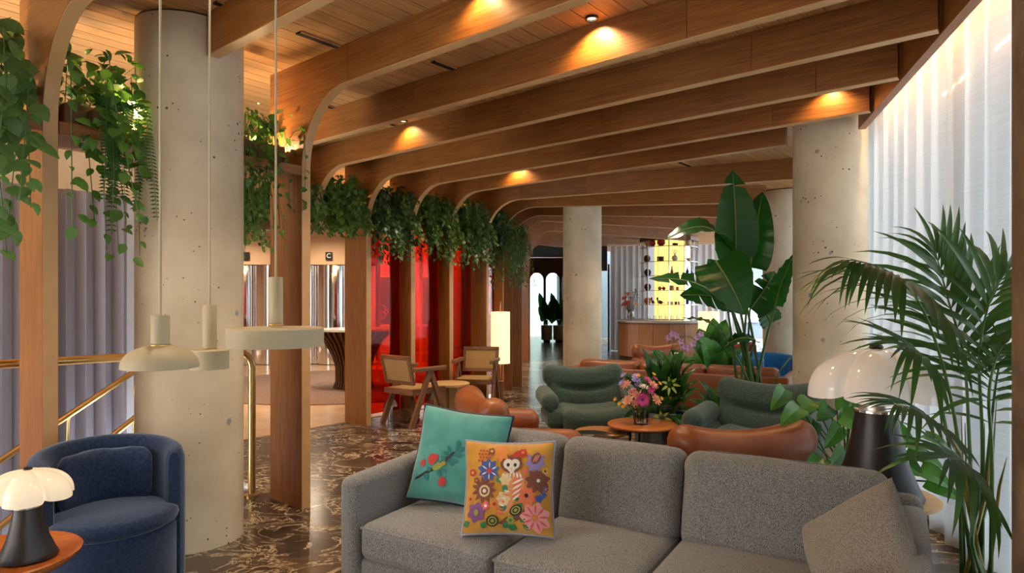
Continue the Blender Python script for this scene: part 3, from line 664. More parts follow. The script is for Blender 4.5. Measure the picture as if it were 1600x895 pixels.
# ---- brass handrails of the stair
def rail(name, pts, rad, label, extra=None):
    t = thing(name, label, 'handrail'); obj('rail', MB().tube(pts, rad, 12), brass, t, 60); return t
q0 = V((-1.95, 4.80, 0)); dr = V((p_.x, p_.y, 0)); dl = -(dr*cos(R(3)) + V((r_.x, r_.y, 0))*sin(R(3)))
c0 = q0 + dl*.12
pts = [q0 + V((0, 0, z)) for z in (.02, .4, .8, .96)] + [q0 + dl*(.13 - .13*cos(a)) + V((0, 0, .96 + .13*sin(a))) for a in [pi/2*k/6 for k in range(1, 7)]] + [q0 + dl*x + V((0, 0, 1.09)) for x in (.5, 1.2, 2.6)]
h1 = rail('brass_handrail', pts, .027, 'brass handrail with bent end post beside the freestanding oak post')
obj('foot_plate', MB().lathe([(.055, 0), (.055, .012)], 24, (q0.x, q0.y, 0)), brass, h1, 40)
for (s, za, zb, lab) in ((-1.6, .884, .345, 'upper slanting brass stair handrail crossing in front of the grey curtain'), (-1.62, .50, -.12, 'lower slanting brass stair rail behind the blue armchair')):
    A = W(s, -.447+0.0, za); B = W(s, -1.286, zb); d = (B - A)
    h = rail('brass_handrail', [A - d*.12, A, B, B + d*2.2], .023, lab)
    for k in (-.05, .5, 1.05): 
        q = A + d*k; obj('bracket', MB().tube([q, q + V((-r_.x*.05, -r_.y*.05, -.06)), q + V((-r_.x*.06, -r_.y*.06, -.22))], .010, 8), brass, h, 60)

# ================================================================== SOFA GROUP
su = V((0.857, -0.515)); sv = V((0.515, 0.857)); SA = V((-0.811, 2.97)); ANG_S = atan2(su.y, su.x)
def SP(a, b, z=0.0):
    q = SA + su*a + sv*b; return V((q.x, q.y, z))
sofa = thing('sofa', 'long grey heather wool sofa carrying teal and mustard cushions', 'sofa', (SA.x, SA.y, 0), ANG_S)
SL = 2.325
wob = lambda v, k, a, sd=0: V(v) + V((noi(v + V((sd, 0, 0)), k), noi(v + V((0, sd + 9, 0)), k), noi(v + V((0, 3, sd)), k)))*a
obj('base', MB().rbox((SL/2, .45, .20), (SL-.06, .82, .14), .03, 3, 4), grey_f, sofa, 60)
obj('arm', MB().rbox((.055, .44, .385), (.11, .88, .55), .045, 4, 5, fn=lambda v: V((v.x, v.y, v.z + .02*(v.y/.44)*(1 if v.z > 0 else 0)))), grey_f, sofa, 60)
obj('arm', MB().rbox((SL-.055, .44, .385), (.11, .88, .55), .045, 4, 5), grey_f, sofa, 60)
obj('back_frame', MB().rbox((SL/2, .85, .40), (SL-.02, .11, .58), .045, 4, 8), grey_f, sofa, 60)
ED = (.112, .83, 1.42, 2.21)
for k in range(3):
    cw = ED[k+1] - ED[k]; cx = (ED[k] + ED[k+1])/2
    def puff(v, k=k, cw=cw):
        u = v.x/(cw/2); w = v.y/.36
        return V((v.x, v.y, v.z + (.018*(1-u*u)*(1-w*w) if v.z > 0 else 0)))
    sc_ = obj('seat_cushion', MB().rbox((cx, .385, .355), (cw-.006, .74, .17), .045, 4, 8, fn=puff), grey_f, sofa, 60)
    hx, hy = cw/2-.012, .36
    ring = [(-hx, -hy), (hx, -hy), (hx, hy), (-hx, hy), (-hx, -hy)]
    obj('piping', MB().tube([(cx+a, .385+b, .418) for a, b in ring], .006, 6), grey_f, sc_, 60)
    def bk(v, k=k, cw=cw):
        u = v.x/(cw/2); w = v.z/.22
        y = v.y*(1 + .28*(1-u*u)*(1-w*w)); z = v.z + .012*noi(v + V((k*5, 0, 0)), 5)
        x = v.x*(1 + .012*(w > .6))
        return V((x, y, z))
    m = M4.Rotation(R(-14), 3, 'X')
    bc = obj('back_cushion', MB().rbox((cx, .70, .582), (cw-.004, .20, .43), .075, 5, 8, fn=bk, m=m), grey_f, sofa, 60)
    top = [V((hx2*(cw/2-.09), 0, .214)) for hx2 in (-1, -.5, 0, .5, 1)]
    obj('piping', MB().tube([m @ q + V((cx, .70, .582)) for q in top], .005, 6), grey_f, bc, 60)
for (x, y) in ((.1, .08), (SL-.1, .08), (.1, .82), (SL-.1, .82)): obj('leg', MB().tube([(x, y, .14), (x, y, 0)], [.018, .012], 10), blackm, sofa, 60)

def cushion(name, label, loc, rz, tilt, roll, a, T, mat, pipe_m, cat='cushion', n=18, seed=0, droop=0.0):
    t = thing(name, label, cat, loc, rz)
    m = M4.Rotation(tilt, 3, 'X') @ M4.Rotation(roll, 3, 'Y')
    def outline(u, v):
        return a*u*(1 - .065*(1-v*v)) , a*v*(1 - .065*(1-u*u))
    def P(u, v, sd, off=0.0):
        x, z = outline(u, v); e = max(0, (1-abs(u)**2.6))*max(0, (1-abs(v)**2.6))
        th = T*e**.48 + .018*T*0
        wr = .010*noi(V((x*9 + seed, z*9, sd)), 1)*(1-e)*1.6*(e > .001)
        return m @ V((x, sd*(th + wr + off), z + a)) - m @ V((0, 0, a)) + V((0, 0, a))
    vs = []; fs = []
    G = [(-1 + 2*i/n) for i in range(n+1)]; G = [g*(1.5-.5*g*g) for g in G]; N = n+1
    for sd in (-1, 1):
        for j in range(N):
            for i in range(N): vs.append(P(G[i], G[j], sd))
    for q, sd in enumerate((-1, 1)):
        for j in range(n):
            for i in range(n):
                k = q*N*N + j*N + i; f = (k, k+1, k+N+1, k+N); fs.append(f if sd < 0 else f[::-1])
    body = obj('cover', MB().add(vs, fs), mat, t, 80)
    edge = [P(G[i], -1, -1) for i in range(N)] + [P(1, G[i], -1) for i in range(1, N)] + [P(G[N-1-i], 1, -1) for i in range(1, N)] + [P(-1, G[N-1-i], -1) for i in range(1, N)]
    if pipe_m: obj('piping', MB().tube(edge, .0065, 6), pipe_m, t, 60)
    return t, P
def decal(name, P, parent, shapes, mat, off=.003, label=None):      # shapes: list of closed polygons in cushion units (-1..1)
    mb = MB()
    for poly in shapes:
        cx = sum(q[0] for q in poly)/len(poly); cy = sum(q[1] for q in poly)/len(poly)
        rings = [[(cx + (x-cx)*f, cy + (y-cy)*f) for x, y in poly] for f in (1, .55)]
        vs = [P(x, y, -1, off) for rg in rings for x, y in rg] + [P(cx, cy, -1, off + .0008)]
        n = len(poly); fs = [(i, (i+1) % n, n + (i+1) % n, n + i) for i in range(n)] + [(n+i, n+(i+1) % n, 2*n) for i in range(n)]
        mb.add(vs, fs)
    return obj(name, mb, mat, parent, 60, label)
def ell(cx, cy, rx, ry, n=14, rot=0.0): return [(cx + rx*cos(a)*cos(rot) - ry*sin(a)*sin(rot), cy + rx*cos(a)*sin(rot) + ry*sin(a)*cos(rot)) for a in [2*pi*k/n for k in range(n)]]
def petal(cx, cy, ln, wd, ang, tip=.5, r0=0.0):
    o = []
    for k in range(12):
        a = 2*pi*k/12; u = .5 - .5*cos(a); v = sin(a)*wd*(.35 + .65*sin(pi*min(1, u*tip*2 if tip else u)))
        x = r0 + ln*u; o.append((cx + x*cos(ang) - v*sin(ang), cy + x*sin(ang) + v*cos(ang)))
    return o
def flower(cx, cy, r0, n, wd, a0=0.0, inner=0.0): return [petal(cx, cy, r0-inner, wd, a0 + 2*pi*k/n, .5, inner) for k in range(n)]
def cm(name, c): return plain(name, c, .7, 0, .08, 20)
E = {k: cm('thread_'+k, v) for k, v in dict(white=(.80, .74, .66), apricot=(.74, .30, .13), black=(.03, .02, .02), coral=(.75, .18, .07), orange=(.72, .24, .05), red=(.50, .04, .03), blue=(.05, .10, .36), violet=(.28, .22, .50),
     purple=(.22, .08, .24), brown=(.20, .06, .035), green=(.03, .22, .09), lime=(.34, .36, .06), pink=(.80, .35, .32), rose=(.75, .12, .16), gold=(.70, .42, .08), teal=(.02, .20, .20), lav=(.34, .36, .48), navy=(.02, .03, .09), cream=(.75, .55, .28)).items()}
# teal cushion with a rose branch
tc_loc = SP(.355, .48, .44)
tcu, TP = cushion('throw_cushion', 'teal velvet cushion embroidered with red rosebuds on a branch', tc_loc, ANG_S + R(20), R(-20), R(6), .236, .085, teal_f, E['navy'], seed=3)
br = decal('branch', TP, tcu, [[(-.88, -.62), (-.80, -.60), (-.55, -.46), (-.30, -.32), (-.12, -.10), (-.02, .06), (-.06, .07), (-.17, -.08), (-.34, -.27), (-.57, -.41), (-.84, -.56)]], E['black'])
for x, y, l, a in ((-.10, .02, .20, 2.2), (-.02, .06, .22, 1.2), (.02, .10, .20, .5), (-.04, -.02, .24, .2), (-.10, -.10, .22, -.2), (-.16, -.10, .2, -.7), (-.12, -.02, .18, 2.9), (-.2, -.16, .16, 2.5), (-.30, -.32, .2, -.4), (-.36, -.34, .2, -1.0), (-.6, -.46, .18, -1.2), (-.66, -.5, .16, -.6), (-.5, -.42, .14, 2.4), (.0, .18, .16, 1.5)): decal('leaf', TP, tcu, [petal(x, y, l, .05, a)], E['teal'])
decal('rosebud', TP, tcu, [ell(-.52, -.16, .11, .12), ell(-.45, -.12, .07, .08)], E['red'], .004); decal('rosebud', TP, tcu, [ell(-.74, -.26, .06, .08)], E['red'], .004); decal('rosebud', TP, tcu, [ell(-.20, -.60, .09, .10)], E['red'], .004)
decal('bird', TP, tcu, [ell(-.36, -.30, .13, .07, 14, .5), ell(-.24, -.22, .06, .055)], E['lime'], .004)
# mustard cushion with owl among flowers
mc_loc = SP(.79, .235, .45)
mcu, MP = cushion('throw_cushion', 'mustard cushion embroidered with a barn owl among flowers', mc_loc, ANG_S + R(23), R(-17), R(-1), .198, .085, yellow_f, E['lav'], seed=8)
decal('owl_body', MP, mcu, [[(-.06, .40), (.10, .44), (.28, .40), (.40, .22), (.42, .02), (.34, -.14), (.20, -.28), (.12, -.46), (-.02, -.56), (-.16, -.54), (-.10, -.34), (-.02, -.16), (-.02, .06), (-.08, .24)]], E['apricot'], .003)
for i in range(8): decal('feather', MP, mcu, [petal(.40 - .012*i, .26 - .055*i, .30 - .01*i, .026, pi + .42 + .04*i)], E['white'] if i % 2 else E['coral'], .0045)
for i in range(6): decal('feather', MP, mcu, [petal(.10 - .03*i, -.10 - .075*i, .16, .022, pi - .25)], E['coral'] if i % 2 else E['white'], .0045)
for i in range(5): decal('feather', MP, mcu, [petal(.02 + .07*i, .36 - .02*abs(i-2), .14, .022, -1.7 + .12*i)], E['white'], .0052)
for x, y, r0, n, w, c1, c2 in ((-.80, .30, .09, 5, .05, 'red', 'gold'), (-.70, .14, .07, 5, .04, 'brown', 'coral'), (-.26, -.36, .12, 7, .04, 'orange', 'red'), (-.36, .80, .09, 5, .045, 'brown', 'gold'), (.34, .78, .10, 6, .04, 'red', 'orange'), (.86, .36, .08, 5, .04, 'gold', 'brown'), (-.46, -.40, .10, 6, .045, 'rose', 'white'), (.10, -.70, .10, 6, .045, 'lime', 'green'), (.88, -.02, .07, 5, .035, 'purple', 'lime'), (-.84, -.26, .09, 5, .045, 'orange', 'brown')):
    fl_ = decal('small_flower', MP, mcu, flower(x, y, r0, n, w), E[c1], .004); decal('flower_heart', MP, fl_, [ell(x, y, r0*.35, r0*.35, 8)], E[c2], .0055)
decal('owl_head', MP, mcu, [ell(.10, .52, .25, .20)], E['brown'], .004)
decal('owl_face', MP, mcu, [ell(.03, .52, .11, .115, 16, .25), ell(.18, .52, .11, .115, 16, -.25), [(-.06, .48), (.27, .48), (.11, .30)]], E['white'], .0055)
decal('owl_eye', MP, mcu, [ell(.03, .50, .036, .042), ell(.19, .50, .036, .042)], E['black'], .007); decal('owl_beak', MP, mcu, [[(.085, .43), (.135, .43), (.11, .35)]], E['cream'], .007)
decal('blue_flower', MP, mcu, flower(-.42, .38, .26, 9, .07, .2), E['blue'], .004); decal('flower_heart', MP, mcu, [ell(-.40, .36, .06, .06)], E['red'], .006)
decal('blue_flower_ray', MP, mcu, flower(-.40, .36, .2, 6, .016, .5, .06), E['white'], .0055)
decal('violet_flower', MP, mcu, flower(.63, .56, .24, 7, .07, 3.3), E['violet'], .004); decal('bud', MP, mcu, [ell(.64, .64, .10, .13, 14, -.4)], E['brown'], .0055); decal('bud_stripe', MP, mcu, [ell(.61 + .035*i, .64, .010, .10, 8, -.4) for i in range(3)], E['pink'], .007)
decal('brown_flower', MP, mcu, flower(.70, .16, .28, 9, .085, .2), E['brown'], .004); decal('flower_heart', MP, mcu, [ell(.72, .16, .04, .04)], E['white'], .006)
decal('sun_flower', MP, mcu, flower(-.52, -.06, .30, 11, .055), E['brown'], .0035); decal('sun_ring', MP, mcu, [ell(-.50, -.08, .13, .13)], E['cream'], .005); decal('sun_ring', MP, mcu, [ell(-.50, -.08, .085, .085)], E['brown'], .006); decal('flower_heart', MP, mcu, [ell(-.50, -.08, .045, .045)], E['white'], .007)
decal('coral_flower', MP, mcu, flower(.46, -.18, .25, 9, .06, .3), E['coral'], .004); decal('flower_heart', MP, mcu, [ell(.46, -.16, .045, .045)], E['black'], .006)
decal('pink_flower', MP, mcu, flower(.64, -.62, .34, 7, .13, .4), E['pink'], .004); decal('pink_streak', MP, mcu, flower(.64, -.62, .30, 9, .025, .1, .08), E['rose'], .0055); decal('flower_heart', MP, mcu, [ell(.64, -.62, .07, .07)], E['orange'], .007)
decal('purple_flower', MP, mcu, flower(-.68, -.54, .23, 6, .095, .3), E['purple'], .004); decal('flower_heart', MP, mcu, [ell(-.68, -.54, .05, .07)], E['lime'], .006)
decal('orange_flower', MP, mcu, flower(-.14, .76, .2, 7, .06, .2), E['orange'], .004); decal('red_spike', MP, mcu, [petal(.06, .72, .40, .06, .02), petal(.12, .74, .25, .05, .35)], E['red'], .004)
decal('berry', MP, mcu, [ell(-.62 + .075*(i % 4) - .03*(i//4 % 2), .80 - .075*(i//4), .026, .026, 8) for i in range(14)], E['red'], .004)
for x, y, l, a in ((.18, -.62, .22, 1.0), (.30, -.72, .24, .5), (.36, -.78, .2, -.5), (.02, -.82, .22, -.3), (-.08, -.86, .18, .6), (-.16, -.48, .2, .4), (-.06, -.40, .18, 1.8), (.22, -.28, .16, .9), (.26, -.34, .16, .1), (-.14, .10, .16, 2.0), (-.10, .02, .16, -.5), (-.84, -.74, .16, 3.6), (-.58, -.78, .16, -.4)): decal('leaf', MP, mcu, [petal(x, y, l, .075, a)], E['green'], .0035)
for q in ((.22, -.48, .15, .11, .6), (-.30, -.72, .14, .13, 0)):
    sn_ = decal('snail', MP, mcu, [ell(q[0], q[1], q[2], q[3], 16, q[4])], E['black'], .0045)
    for h_, c_ in ((.74, 'lime'), (.52, 'black'), (.30, 'lime')): decal('shell_ring', MP, sn_, [ell(q[0], q[1], q[2]*h_, q[3]*h_, 16, q[4])], E[c_], .0045 + .0012*(2-h_*2))
decal('log', MP, mcu, [[(-.20, -.78), (.02, -.62), (.30, -.58), (.42, -.44), (.44, -.62), (.20, -.72), (.0, -.80)]], E['brown'], .003)
decal('coral_sprig', MP, mcu, [ell(-.20 + .06*(i % 3), -.20 - .09*(i//3), .032, .024, 8) for i in range(15)], E['coral'], .004); decal('cream_flower', MP, mcu, flower(-.06, -.24, .17, 6, .075), E['cream'], .0042); decal('cream_flower', MP, mcu, flower(-.02, .18, .15, 6, .06), E['cream'], .0042)
decal('small_blue_flower', MP, mcu, flower(.74, -.22, .09, 5, .04) + flower(.84, -.14, .07, 5, .03), E['blue'], .004); decal('curl', MP, mcu, [ell(.44, .24, .06, .015, 10, 1.0), ell(.48, .10, .09, .014, 10, .5), ell(.42, .36, .05, .05)], E['rose'], .0035)
# loose grey corner pillow and the one behind it
cushion('throw_cushion', 'plain taupe-grey wool cushion slumped in the sofa corner', SP(2.12, .33, .36), ANG_S + R(-48), R(-22), R(-43), .215, .10, grey_f2, None, seed=13)
cushion('throw_cushion', 'smaller plain taupe-grey cushion lying in front of the slumped one', SP(2.12, .0, .36), ANG_S + R(-60), R(-35), R(-20), .15, .08, grey_f2, None, seed=17)

# ================================================================== BLUE VELVET TUB CHAIR
bc = thing('tub_chair', 'dark blue velvet tub armchair in front of the concrete column', 'armchair', (-1.95, 3.10, 0), R(42))
bc.scale = (.76, .76, 1)
def shell(mb, r0, r1, z0, ztop, a0, a1, n=44, flare=0.0):   # wrap-around back of rounded section; opening towards -y
    vs = []; sec = []
    K = 14; fs = []
    for i in range(n+1):
        f = i/n; a = a0 + (a1-a0)*f; zt = ztop(f)
        mid = (r0+r1)/2; hw = (r1-r0)/2
        ends = min(1, min(f, 1-f)*22)**.5; hwq = hw*(.55 + .45*ends)
        pr = [(mid+hwq, z0), (mid+hwq*1.02, z0+(zt-z0)*.33), (mid+hwq*1.03, z0+(zt-z0)*.7), (mid+hwq, zt-.05), (mid+hwq*.72, zt-.013), (mid+hwq*.3, zt), (mid-hwq*.3, zt), (mid-hwq*.75, zt-.015), (mid-hwq, zt-.055), (mid-hwq, z0+(zt-z0)*.5), (mid-hwq, z0)]
        wr = .004*sin(a*46)*max(0, sin(pi*f))
        K = len(pr)
        for j, (rr, z) in enumerate(pr):
            q = rr + (wr if 4 <= j <= 9 else 0); vs.append((q*cos(a), q*sin(a)*1.0, z))
    for i in range(n):
        for j in range(K-1): fs.append((i*K+j, i*K+j+1, (i+1)*K+j+1, (i+1)*K+j))
    fs.append(tuple(range(K))); fs.append(tuple(n*K + j for j in reversed(range(K))))
    return mb.add(vs, fs)
a0, a1 = R(-24), R(204)
fixn(obj('backrest', shell(MB(), .31, .43, .03, lambda f: .70 + .06*sin(pi*f)**.6, a0, a1, 56), blue_v, bc, 70))
fixn(obj('base', MB().lathe([(.365, .03), (.385, .08), (.385, .36), (.37, .385)], 56), blue_v, bc, 60))
fixn(obj('seat_cushion', MB().lathe([(.01, .375), (.34, .375), (.372, .39), (.385, .415), (.378, .44), (.34, .455), (.20, .47), (.01, .474)], 56, c=(0, -.055, 0), fn=lambda v, a: V((v.x*.90 if v.y > -.1 else v.x, v.y*.92, v.z))), blue_v, bc, 60))
pb = MB(); vs = []
fixn(obj('lumbar_pillow', MB().rbox((0, 0, 0), (.52, .13, .26), .05, 4, 8, fn=lambda v: V((v.x, v.y*(1 + .25*(1-(v.z/.13)**2)) - .26*(v.x/.30)**2*.62 + .22 + .006*noi(v, 16), v.z + .58 + .008*noi(v + V((4, 0, 0)), 12)))), blue_v, bc, 60))
obj('swivel_base', MB().lathe([(.30, .0), (.30, .03)], 32), blackm, bc, 40)

# ================================================================== LAMPS
def mushroom_lamp(name, label, loc, h, dia, shade_m, power, lobes=6):
    t = thing(name, label, 'lamp', loc); R0 = dia/2; zb = h*.70
    prof = [(.0, 0), (.36, .0), (.37, .02), (.33, .08), (.255, .22), (.20, .40), (.175, .52), (.172, .56)]
    k = h*.66/.66
    bp = [(r*dia*.86 + .0005, z*h) for r, z in prof]
    obj('base', MB().lathe(bp, 40), blacklac, t, 50)
    obj('collar', MB().lathe([(.170*dia*.9, .56*h), (.170*dia*.9, .575*h), (.12*dia, .58*h)], 32), chrome, t, 40)
    obj('neck', MB().lathe([(.125*dia, .57*h), (.125*dia, .67*h), (.12*dia, .672*h), (.12*dia, .80*h)], 32), plain('brushed_steel', (0.60, 0.58, 0.56), .3, 1.0), t, 40)
    zt = h*.975; zr = h*.655; n = 96; J = 16; vs = []; fs = []
    for j in range(J+1):
        f = j/J; ph = f*pi/2*1.02
        for i in range(n):
            a = 2*pi*i/n; c = abs(cos(lobes*a/2)); lob = c**.55
            rr = R0*sin(ph)**.92*(1 - .17*(1-lob)*min(1, f*1.6)); z = zr + (zt-zr)*cos(ph)**.85 if cos(ph) > 0 else zr
            z = z + (.030*h*(1-lob)*f**4) - .02*h*(1-lob)*sin(pi*f) ; vs.append((rr*cos(a), rr*sin(a), z))
    for j in range(J):
        for i in range(n):
            q = (i+1) % n; fs.append((j*n+i, (j+1)*n+i, (j+1)*n+q, j*n+q))
    obj('shade', MB().add(vs, fs), shade_m, t, 60)
    obj('finial', MB().lathe([(.001, h*.955), (.03*dia*1.3, h*.965), (.052*dia, h*.985), (.04*dia, h), (.001, h*1.004)], 20), blacklac, t, 60)
    obj('bulb', MB().lathe([(.001, -.04), (.03, -.025), (.03, .02), (.001, .04)], 14, (0, 0, h*.84)), bulb_m, t, 60)
    if power: lamp('lamp_light', 'POINT', (loc[0], loc[1], loc[2] + h*.74), power, WARM, .04)
    return t
tl = thing('side_table', 'round cherry-wood tray table holding the small lit mushroom lamp', 'table', (-1.90, 2.36, 0))
fixn(obj('top', MB().lathe([(.02, .475), (.235, .475), (.262, .500), (.266, .512), (.258, .516), (.235, .500), (.02, .499)], 56), redwood, tl, 40))
obj('stem', MB().lathe([(.022, .02), (.022, .48)], 16), brass, tl, 40); obj('foot', MB().lathe([(.16, 0), (.16, .012), (.03, .022)], 40), brass, tl, 40)
mushroom_lamp('mushroom_lamp', 'small lit mushroom lamp with petal shade on the cherry tray table', (-1.80, 2.38, .502), .335, .30, opal_warm, 6)
gv = thing('glass_tumbler', 'small clear glass tumbler beside the small mushroom lamp', 'glass', (-1.855, 2.235, .500)); fixn(obj('wall', MB().lathe([(.001, 0), (.033, 0), (.037, .085), (.034, .085), (.030, .008), (.001, .008)], 28), glass_vase, gv, 40)); fixn(obj('water', MB().lathe([(.029, .009), (.031, .03)], 20), glass_clear, gv, 40))
tr = thing('side_table', 'round walnut side table under the large mushroom lamp behind the sofa', 'table', (1.71, 3.01, 0))
fixn(obj('top', MB().lathe([(.24, .525), (.262, .53), (.265, .545), (.255, .552)], 56), lightoak, tr, 40)); obj('stem', MB().lathe([(.025, .02), (.025, .525)], 16), blackm, tr, 40); obj('foot', MB().lathe([(.17, 0), (.17, .014), (.03, .024)], 40), blackm, tr, 40)
mushroom_lamp('mushroom_lamp', 'large white mushroom lamp with black base behind the sofa end', (1.685, 2.96, .553), .70, .605, opal_dim, 2)

def pendant(px, py_rim, Z, kind, label):
    x = (px-800)/1000*Z; y = Z; zc = lambda q: EYE - (q-472)/1000*Z
    t = thing('pendant_lamp', label, 'pendant lamp', (x, y, 0))
    k = Z/1000
    if kind == 'dome':
        zr = zc(574); R0 = .0555*Z; zt = zc(539)
        prof = [(.0135*Z, zt)] + [(R0*(.13 + .87*sin(a)), zr + (zt-zr)*cos(a)**.9) for a in [pi/2*q/12 for q in range(1, 13)]] + [(R0*.985, zr-.001)] + [(R0*(.97*sin(a)), zr + (zt-zr-.006)*cos(a)**.9) for a in [pi/2*q/10 for q in range(9, 0, -1)]]
        s0, s1, rs = zc(538), zc(492), .0135*Z
    elif kind == 'small':
        zr = zc(576); zt = zc(546); R0 = .0282*Z
        prof = [(.01*Z, zt+.002), (R0-.004, zt), (R0, zt-.004), (R0, zr), (R0-.004, zr), (R0-.004, zt-.008), (.01*Z, zt-.006)]
        s0, s1, rs = zc(545), zc(476.5), .0103*Z
    else:
        zr = zc(541); zt = zc(511.5); R0 = .0722*Z
        prof = [(.01*Z, zt+.003), (R0-.005, zt), (R0, zt-.005), (R0, zr), (R0-.005, zr), (R0-.005, zt-.010), (.01*Z, zt-.008)]
        s0, s1, rs = zc(506), zc(433), .0108*Z
    fixn(obj('shade', MB().lathe(prof, 64, cap=False), cream, t, 40))
    obj('socket', MB().lathe([(rs*.9, s0), (rs, s0+.003), (rs, s1-.003), (rs*.92, s1)], 32), cream, t, 40)
    obj('brass_ring', MB().lathe([(rs*1.02, s0-.006), (rs*1.12, s0-.004), (rs*1.12, s0), (rs*1.0, s0+.002)], 32), brass, t, 40)
    obj('cord', MB().tube([(0, 0, s1), (0, 0, (s1+CEIL)/2), (0, 0, CEIL-.02)], .0046, 8), cream, t, 60)
    obj('ceiling_rose', MB().lathe([(.035, CEIL-.02), (.035, CEIL-.001)], 24), cream, t, 40)
pendant(250.5, 0, 2.2, 'dome', 'cream pendant lamp with shallow dome shade, hanging before the concrete column')
pendant(327.5, 0, 2.8, 'small', 'cream pendant lamp with small drum shade between the dome and disc pendants')
pendant(431.0, 0, 2.6, 'disc', 'cream pendant lamp with wide flat drum shade before the freestanding post')

def floor_lamp(loc, r, z0, z1, label, power):
    t = thing('floor_lamp', label, 'floor lamp', loc); n = 60
    fixn(obj('shade', MB().lathe([(r, z0), (r, z1), (r-.006, z1), (r-.006, z0)], n, cap=False, fn=lambda v, a: V((v.x*(1 + .012*sin(30*a)), v.y*(1 + .012*sin(30*a)), v.z))), shade_paper, t, 60))
    obj('pole', MB().tube([(0, 0, .02), (0, 0, z1+.05), (0, 0, z1+.15)], .011, 10), walnut_z, t, 60)
    for z in (z0+.04, z1-.04): obj('spider', MB().box((0, 0, z), (2*r-.02, .008, .006)).box((0, 0, z), (.008, 2*r-.02, .006)), blackm, t)
    obj('weight', MB().lathe([(.05, .012), (.05, .30)], 24), walnut_z, t, 40); obj('foot', MB().lathe([(.12, 0), (.12, .012)], 32), blackm, t, 40)
    lamp('lamp_light', 'POINT', (loc[0], loc[1], (z0+z1)/2), power, WARMW, .09)
floor_lamp((-.17, 9.33, 0), .14, .56, 1.31, 'lit cylinder floor lamp standing beside the light cane chair', 10)
floor_lamp((3.38, 11.0, 0), .175, .50, 1.29, 'lit cylinder floor lamp in front of the round bar', 10)

# ================================================================== PUFFY ARMCHAIRS
def puffy_chair(label, loc, face, mat, cat='armchair', group=None):
    rz = atan2(face[1], face[0]) + pi/2
    t = thing('puffy_armchair', label, cat, loc, rz, group)
    def seat(v):
        u = v.x/.33; w = (v.y+.33)/.66
        z = v.z + .045*u*u*(v.z > -.02) - .03*math.exp(-((v.y+.02)/.05)**2)*(v.z > .03)*(1-u*u*.6)
        y = v.y*(1 + .05*(1-u*u)) ; return V((v.x, y, z + .004*noi(v, 14)))
    obj('seat', MB().rbox((0, -.07, .31), (.66, .66, .22), .10, 5, 9, fn=seat), mat, t, 70)
    m = M4.Rotation(R(-17), 3, 'X')
    def back(v):
        u = v.x/.40; cr = math.exp(-((v.z + .01 - .05*u*u)/.035)**2)*max(0, 1-abs(u)**4*1.3)
        th = 1 - .42*cr if v.y < 0 else 1 - .12*cr
        z = v.z + (.055*u*u - .01)*(v.z > 0)*min(1, abs(v.z)/.1)
        x = v.x*(1 + .06*(v.z > .05) - .05*math.exp(-(v.z/.07)**2))
        y = v.y*th - .05*u*u
        return V((x, y + .004*noi(v, 13), z))
    obj('backrest', MB().rbox((0, .30, .545), (.80, .24, .48), .115, 6, 12, fn=back, m=m), mat, t, 70)
    for s in (-1, 1):
        def arm(v, s=s):
            cr = math.exp(-((v.z-.015)/.03)**2)
            up = 1 if v.z > .015 else 0
            x = v.x*(1 - .35*cr) + s*(.05*up + .012); z = v.z
            y = v.y*(1 - .05*cr) + (.02 if up else 0)
            return V((x, y, z + .02*(v.y/.25)*up))
        obj('armrest', MB().rbox((s*.375, -.06, .42), (.17, .50, .36), .08, 5, 9, fn=arm), mat, t, 70)
        for y in (-.27, .24):
            obj('leg', MB().tube([(s*.33, y, .0), (s*.33, y, .30), (s*.33, y + (.03 if y < 0 else .08), .40)], .012, 10), blackm, t, 60)
        obj('side_rail', MB().tube([(s*.33, -.27, .19), (s*.33, .24, .19)], .011, 8), blackm, t, 60)
    obj('cross_rail', MB().tube([(-.33, -.27, .19), (.33, -.27, .19)], .011, 8), blackm, t, 60)
    obj('cross_rail', MB().tube([(-.33, .24, .19), (.33, .24, .19)], .011, 8), blackm, t, 60)
    return t
puffy_chair('green boucle puffy armchair facing out beside the flower table and stone floor', (.77, 6.35, 0), (.12, -1), green_f)
puffy_chair('green boucle puffy armchair in front of the curtain-side concrete column', (1.93, 5.05, 0), (-.62, -.78), green_f)
puffy_chair('cognac leather puffy armchair behind the teal cushion, seen from behind its back', (.07, 4.70, 0), (.95, .30), leather_m)
puffy_chair('cognac leather puffy armchair with its back against the grey sofa', (1.17, 3.72, 0), (-.22, 1), leather_m)
puffy_chair('cognac leather puffy armchair beyond the brown sofa behind the leafy planter', (2.32, 9.62, 0), (.3, -1), leather_m)
puffy_chair('rust red fabric armchair next to the bar floor lamp', (3.44, 10.12, 0), (-.3, -1), rust_m)
tub = thing('tub_chair', 'bright blue low tub chair beyond the banana-leaf plant', 'armchair', (3.52, 8.80, 0), R(20))
fixn(obj('backrest', shell(MB(), .30, .44, .05, lambda f: .70 + .04*sin(pi*f), R(-40), R(220), 40), bblue_m, tub, 70)); fixn(obj('seat', MB().lathe([(.36, .05), (.37, .34), (.34, .42), (.02, .44)], 40), bblue_m, tub, 50))

